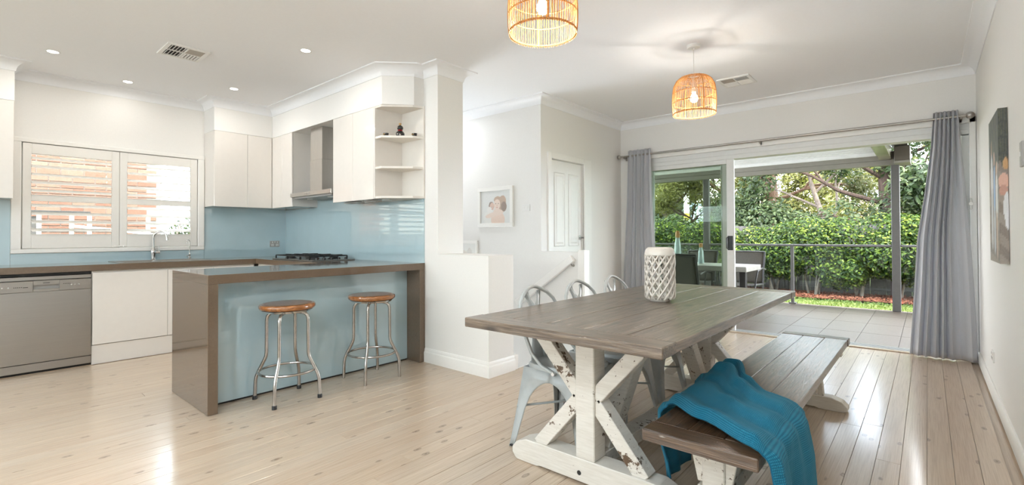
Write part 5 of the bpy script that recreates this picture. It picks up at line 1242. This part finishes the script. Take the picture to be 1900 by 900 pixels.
tree('gum_tree', -3.82, 17.0, 'tall gum tree with peeling brown trunk beyond the fence', [(0, 0, GZ), (-.05, 0, 1.2), (.02, 0, 2.2), (-.06, 0, 3.6), (-.02, .1, 5.4)], .30, [((0, 0, 1.9), (-1.0, -.2, .45), 1.6, .11), ((-.02, 0, 2.5), (-.8, .1, .9), 1.8, .10), ((0, 0, 2.9), (.7, -.3, .9), 1.7, .09), ((-.05, 0, 3.4), (-.5, -.2, 1.0), 1.6, .09), ((-.05, 0, 4.2), (.5, .1, 1.0), 1.8, .09), ((0, 0, 2.2), (.9, -.1, .35), 1.3, .07), ((-.03, 0, 4.8), (-.6, -.3, .6), 1.8, .08)], 'leaf_gum', 'bark_gum', 11000, .17, .50, 7, .24, 1.2)
tree('broadleaf_tree', -.83, 14.9, 'dark broadleaf tree standing behind the roof post', [(0, 0, GZ), (.02, 0, 1.0), (.05, 0, 2.0), (.02, 0, 3.4), (.06, 0, 4.6)], .145, [((0, 0, 1.3), (-1.0, -.4, .30), 1.3, .05), ((0, 0, 1.5), (.9, -.5, .35), 1.3, .05), ((.03, 0, 1.9), (-1.0, -.2, .35), 1.7, .06), ((.04, 0, 2.2), (1.0, -.2, .35), 1.5, .055), ((.04, 0, 2.5), (-.8, -.5, .5), 1.6, .055), ((.04, 0, 2.8), (.8, -.3, .6), 1.6, .05), ((.02, 0, 3.2), (-.6, -.2, .8), 1.5, .05), ((.02, 0, 1.7), (-.3, -1, .3), 1.0, .04), ((.02, 0, 2.3), (.3, -1, .3), 1.0, .04), ((.03, 0, 4.0), (.3, -.2, 1), 1.4, .05), ((.03, 0, 3.8), (-.9, -.3, .4), 1.6, .05)], 'leaf_dark', 'bark_dark', 21000, .165, .50, 21, .38, .5)
tree('leaning_tree', -2.15, 15.6, 'loose leafy tree between the gum tree and the roof post', [(0, 0, GZ), (.1, 0, .9), (-.05, 0, 1.7), (-.3, 0, 2.6)], .09, [((.05, 0, 1.1), (-.8, -.2, .5), 1.2, .045), ((0, 0, 1.4), (.8, -.2, .55), 1.2, .045), ((-.1, 0, 1.9), (-.8, -.2, .5), 1.2, .04), ((-.2, 0, 2.3), (.7, -.1, .7), 1.2, .04), ((-.3, 0, 2.6), (-.4, 0, 1), 1.0, .04)], 'leaf_dark', 'bark_pale', 10000, .14, .46, 33, .36, .4)
tree('wattle_tree', -7.4, 17.5, 'yellow green wattle tree seen through the glass beside the white pole', [(0, 0, GZ), (.05, 0, 1.2), (0, 0, 2.4)], .13, [((0, 0, .9), (-.9, -.1, .6), 1.4, .06), ((0, 0, 1.1), (.9, -.2, .7), 1.4, .06), ((0, 0, 1.8), (-.6, 0, .9), 1.3, .06), ((0, 0, 2.0), (.7, 0, .8), 1.3, .06), ((0, 0, 2.4), (0, 0, 1), 1.2, .05)], 'leaf_pale', 'bark_dark', 9000, .13, .5, 41, .3, .5)
tree('wattle_tree', -5.3, 16.6, 'yellow green wattle tree seen through the glass behind the grey roof post', [(0, 0, GZ), (.05, 0, 1.2), (0, 0, 2.3)], .12, [((0, 0, .9), (-.9, -.1, .6), 1.3, .05), ((0, 0, 1.1), (.9, -.2, .7), 1.3, .05), ((0, 0, 1.8), (-.6, 0, .9), 1.2, .05), ((0, 0, 2.1), (.6, 0, .9), 1.2, .05)], 'leaf_pale', 'bark_dark', 7500, .12, .45, 43, .3, .5)
for i, (xx, yy, h_, lab, mt) in enumerate([(-2.7, 24, 1.9, 'pale bushy tree in the far distance behind the gum tree', 'leaf_pale'), (-.2, 22, 2.0, 'pale bushy tree in the far distance behind the broadleaf tree', 'leaf_pale'), (-5.6, 25, 2.2, 'distant pale tree between the gum tree and the white pole', 'leaf_pale'), (-9.5, 24, 2.0, 'distant olive tree past the white pole', 'leaf_gum'), (-12.5, 27, 2.0, 'distant olive tree against the blue hills', 'leaf_gum')]):
    tree('distant_tree', xx, yy, lab, [(0, 0, GZ), (0, 0, h_)], .14, [((0, 0, h_ * .4), (-1, 0, .5), 1.5, .06), ((0, 0, h_ * .5), (1, 0, .5), 1.5, .06), ((0, 0, h_ * .8), (-.5, 0, 1), 1.3, .06), ((0, 0, h_), (.5, 0, .9), 1.3, .06)], mt, 'bark_dark', 8000, .22, .80, 60 + i, .35, .2, group='distant trees')
# white pole
t = thing('pole', 'slim white pole with a yellow band beyond the fence', 'pole', (-7.61, 20, GZ)); part('shaft', MB().tube([(-7.61, 20, GZ), (-7.61, 20, 3.7)], .11, 12), 'white_plastic', t, True)
plain('yellow_paint', (0.55, 0.38, 0.06, 1), 0.5); part('band', MB().tube([(-7.61, 20, 1.75), (-7.61, 20, 2.05)], .113, 12), 'yellow_paint', t, True)
# neighbour house beyond the fence
t = thing('neighbour_house', 'pale house with a brown tiled roof glimpsed between the trees', 'house', (-3.2, 31, GZ))
part('wall', MB().box((-9, 31, GZ), (2.5, 37, 2.1)), 'house_wall', t); part('roof', MB().prism([(30.4, 2.05), (37.6, 2.05), (34, 3.3)], 0, -9.5, 3.0), 'roof_tile', t)
for xx in (-5.5, -2.2, .2): part('window', MB().box((xx, 30.97, .7), (xx + 1.1, 31.0, 1.7)), 'vent_dark', t)
struct('hills', MB().grid(lambda u, v: (-120 + 200 * u, 110 + 40 * v, GZ + (11 + 4 * math.sin(5.2 * u + .6) + 2.5 * math.sin(13 * u)) * math.sin(math.pi * min(1, v * 1.0) * .5)), 60, 8), 'hill_blue', True, 'hazy blue hills on the horizon', 'hills')

# --- brick house outside the kitchen window
BXW = -8.95
t = thing('brick_house', 'orange brick house wall seen through the kitchen shutters', 'house', (BXW, .9, GZ))
part('mortar_bed', MB().box((BXW - .3, -3.2, GZ), (BXW - .008, 2.10, 5.2)), 'mortar', t)
me = bpy.data.meshes.new('brick'); q = MB().box((-.05, -.115, -.038), (.005, .115, .038), .003); me.from_pydata(q.v, [], q.f); me.materials.append(MATS['brick_clay'])
row = 0; z = .66; cnt = 0
while z < 2.75:
    y = -.36 + (.12 if row % 2 else 0)
    while y < 2.0:
        o = bpy.data.objects.new('brick', me); COL.objects.link(o); o.parent = t; o.location = (random.uniform(-.002, .002), y - .9, z - GZ); y += .240; cnt += 1
    z += .086; row += 1
part('eave', MB().box((BXW - .2, -3.2, 3.9), (BXW + .35, 2.3, 4.0)), 'roof_white', t)
t = thing('timber_pergola', 'white timber uprights with a dark rail in front of the brick house', 'pergola', (BXW + .35, 1.0, GZ))
for yy in (.72, 1.03, 1.21, 1.86): part('upright', MB().box((BXW + .33, yy - .022, GZ), (BXW + .37, yy + .022, 1.46), .003), 'trim_white', t)
part('cross_rail', MB().beam((BXW + .35, .45, 1.47), (BXW + .35, 1.22, 1.47), .05, .055, bev=.003), 'outdoor_frame', t)
part('cross_rail', MB().beam((BXW + .38, 1.03, 1.30), (BXW + .38, 1.90, 1.19), .03, .035, bev=.003), 'trim_white', t)
part('panel', MB().box((BXW + .32, .50, GZ), (BXW + .34, .70, 1.42)), 'fence_dark', t)
shrub(BXW + .2, 2.40, .75, .6, .6, 1.55, 1500, .07, 'leaf_dark', 'dark green shrub beside the brick house', None, 77, 'garden_shrub')
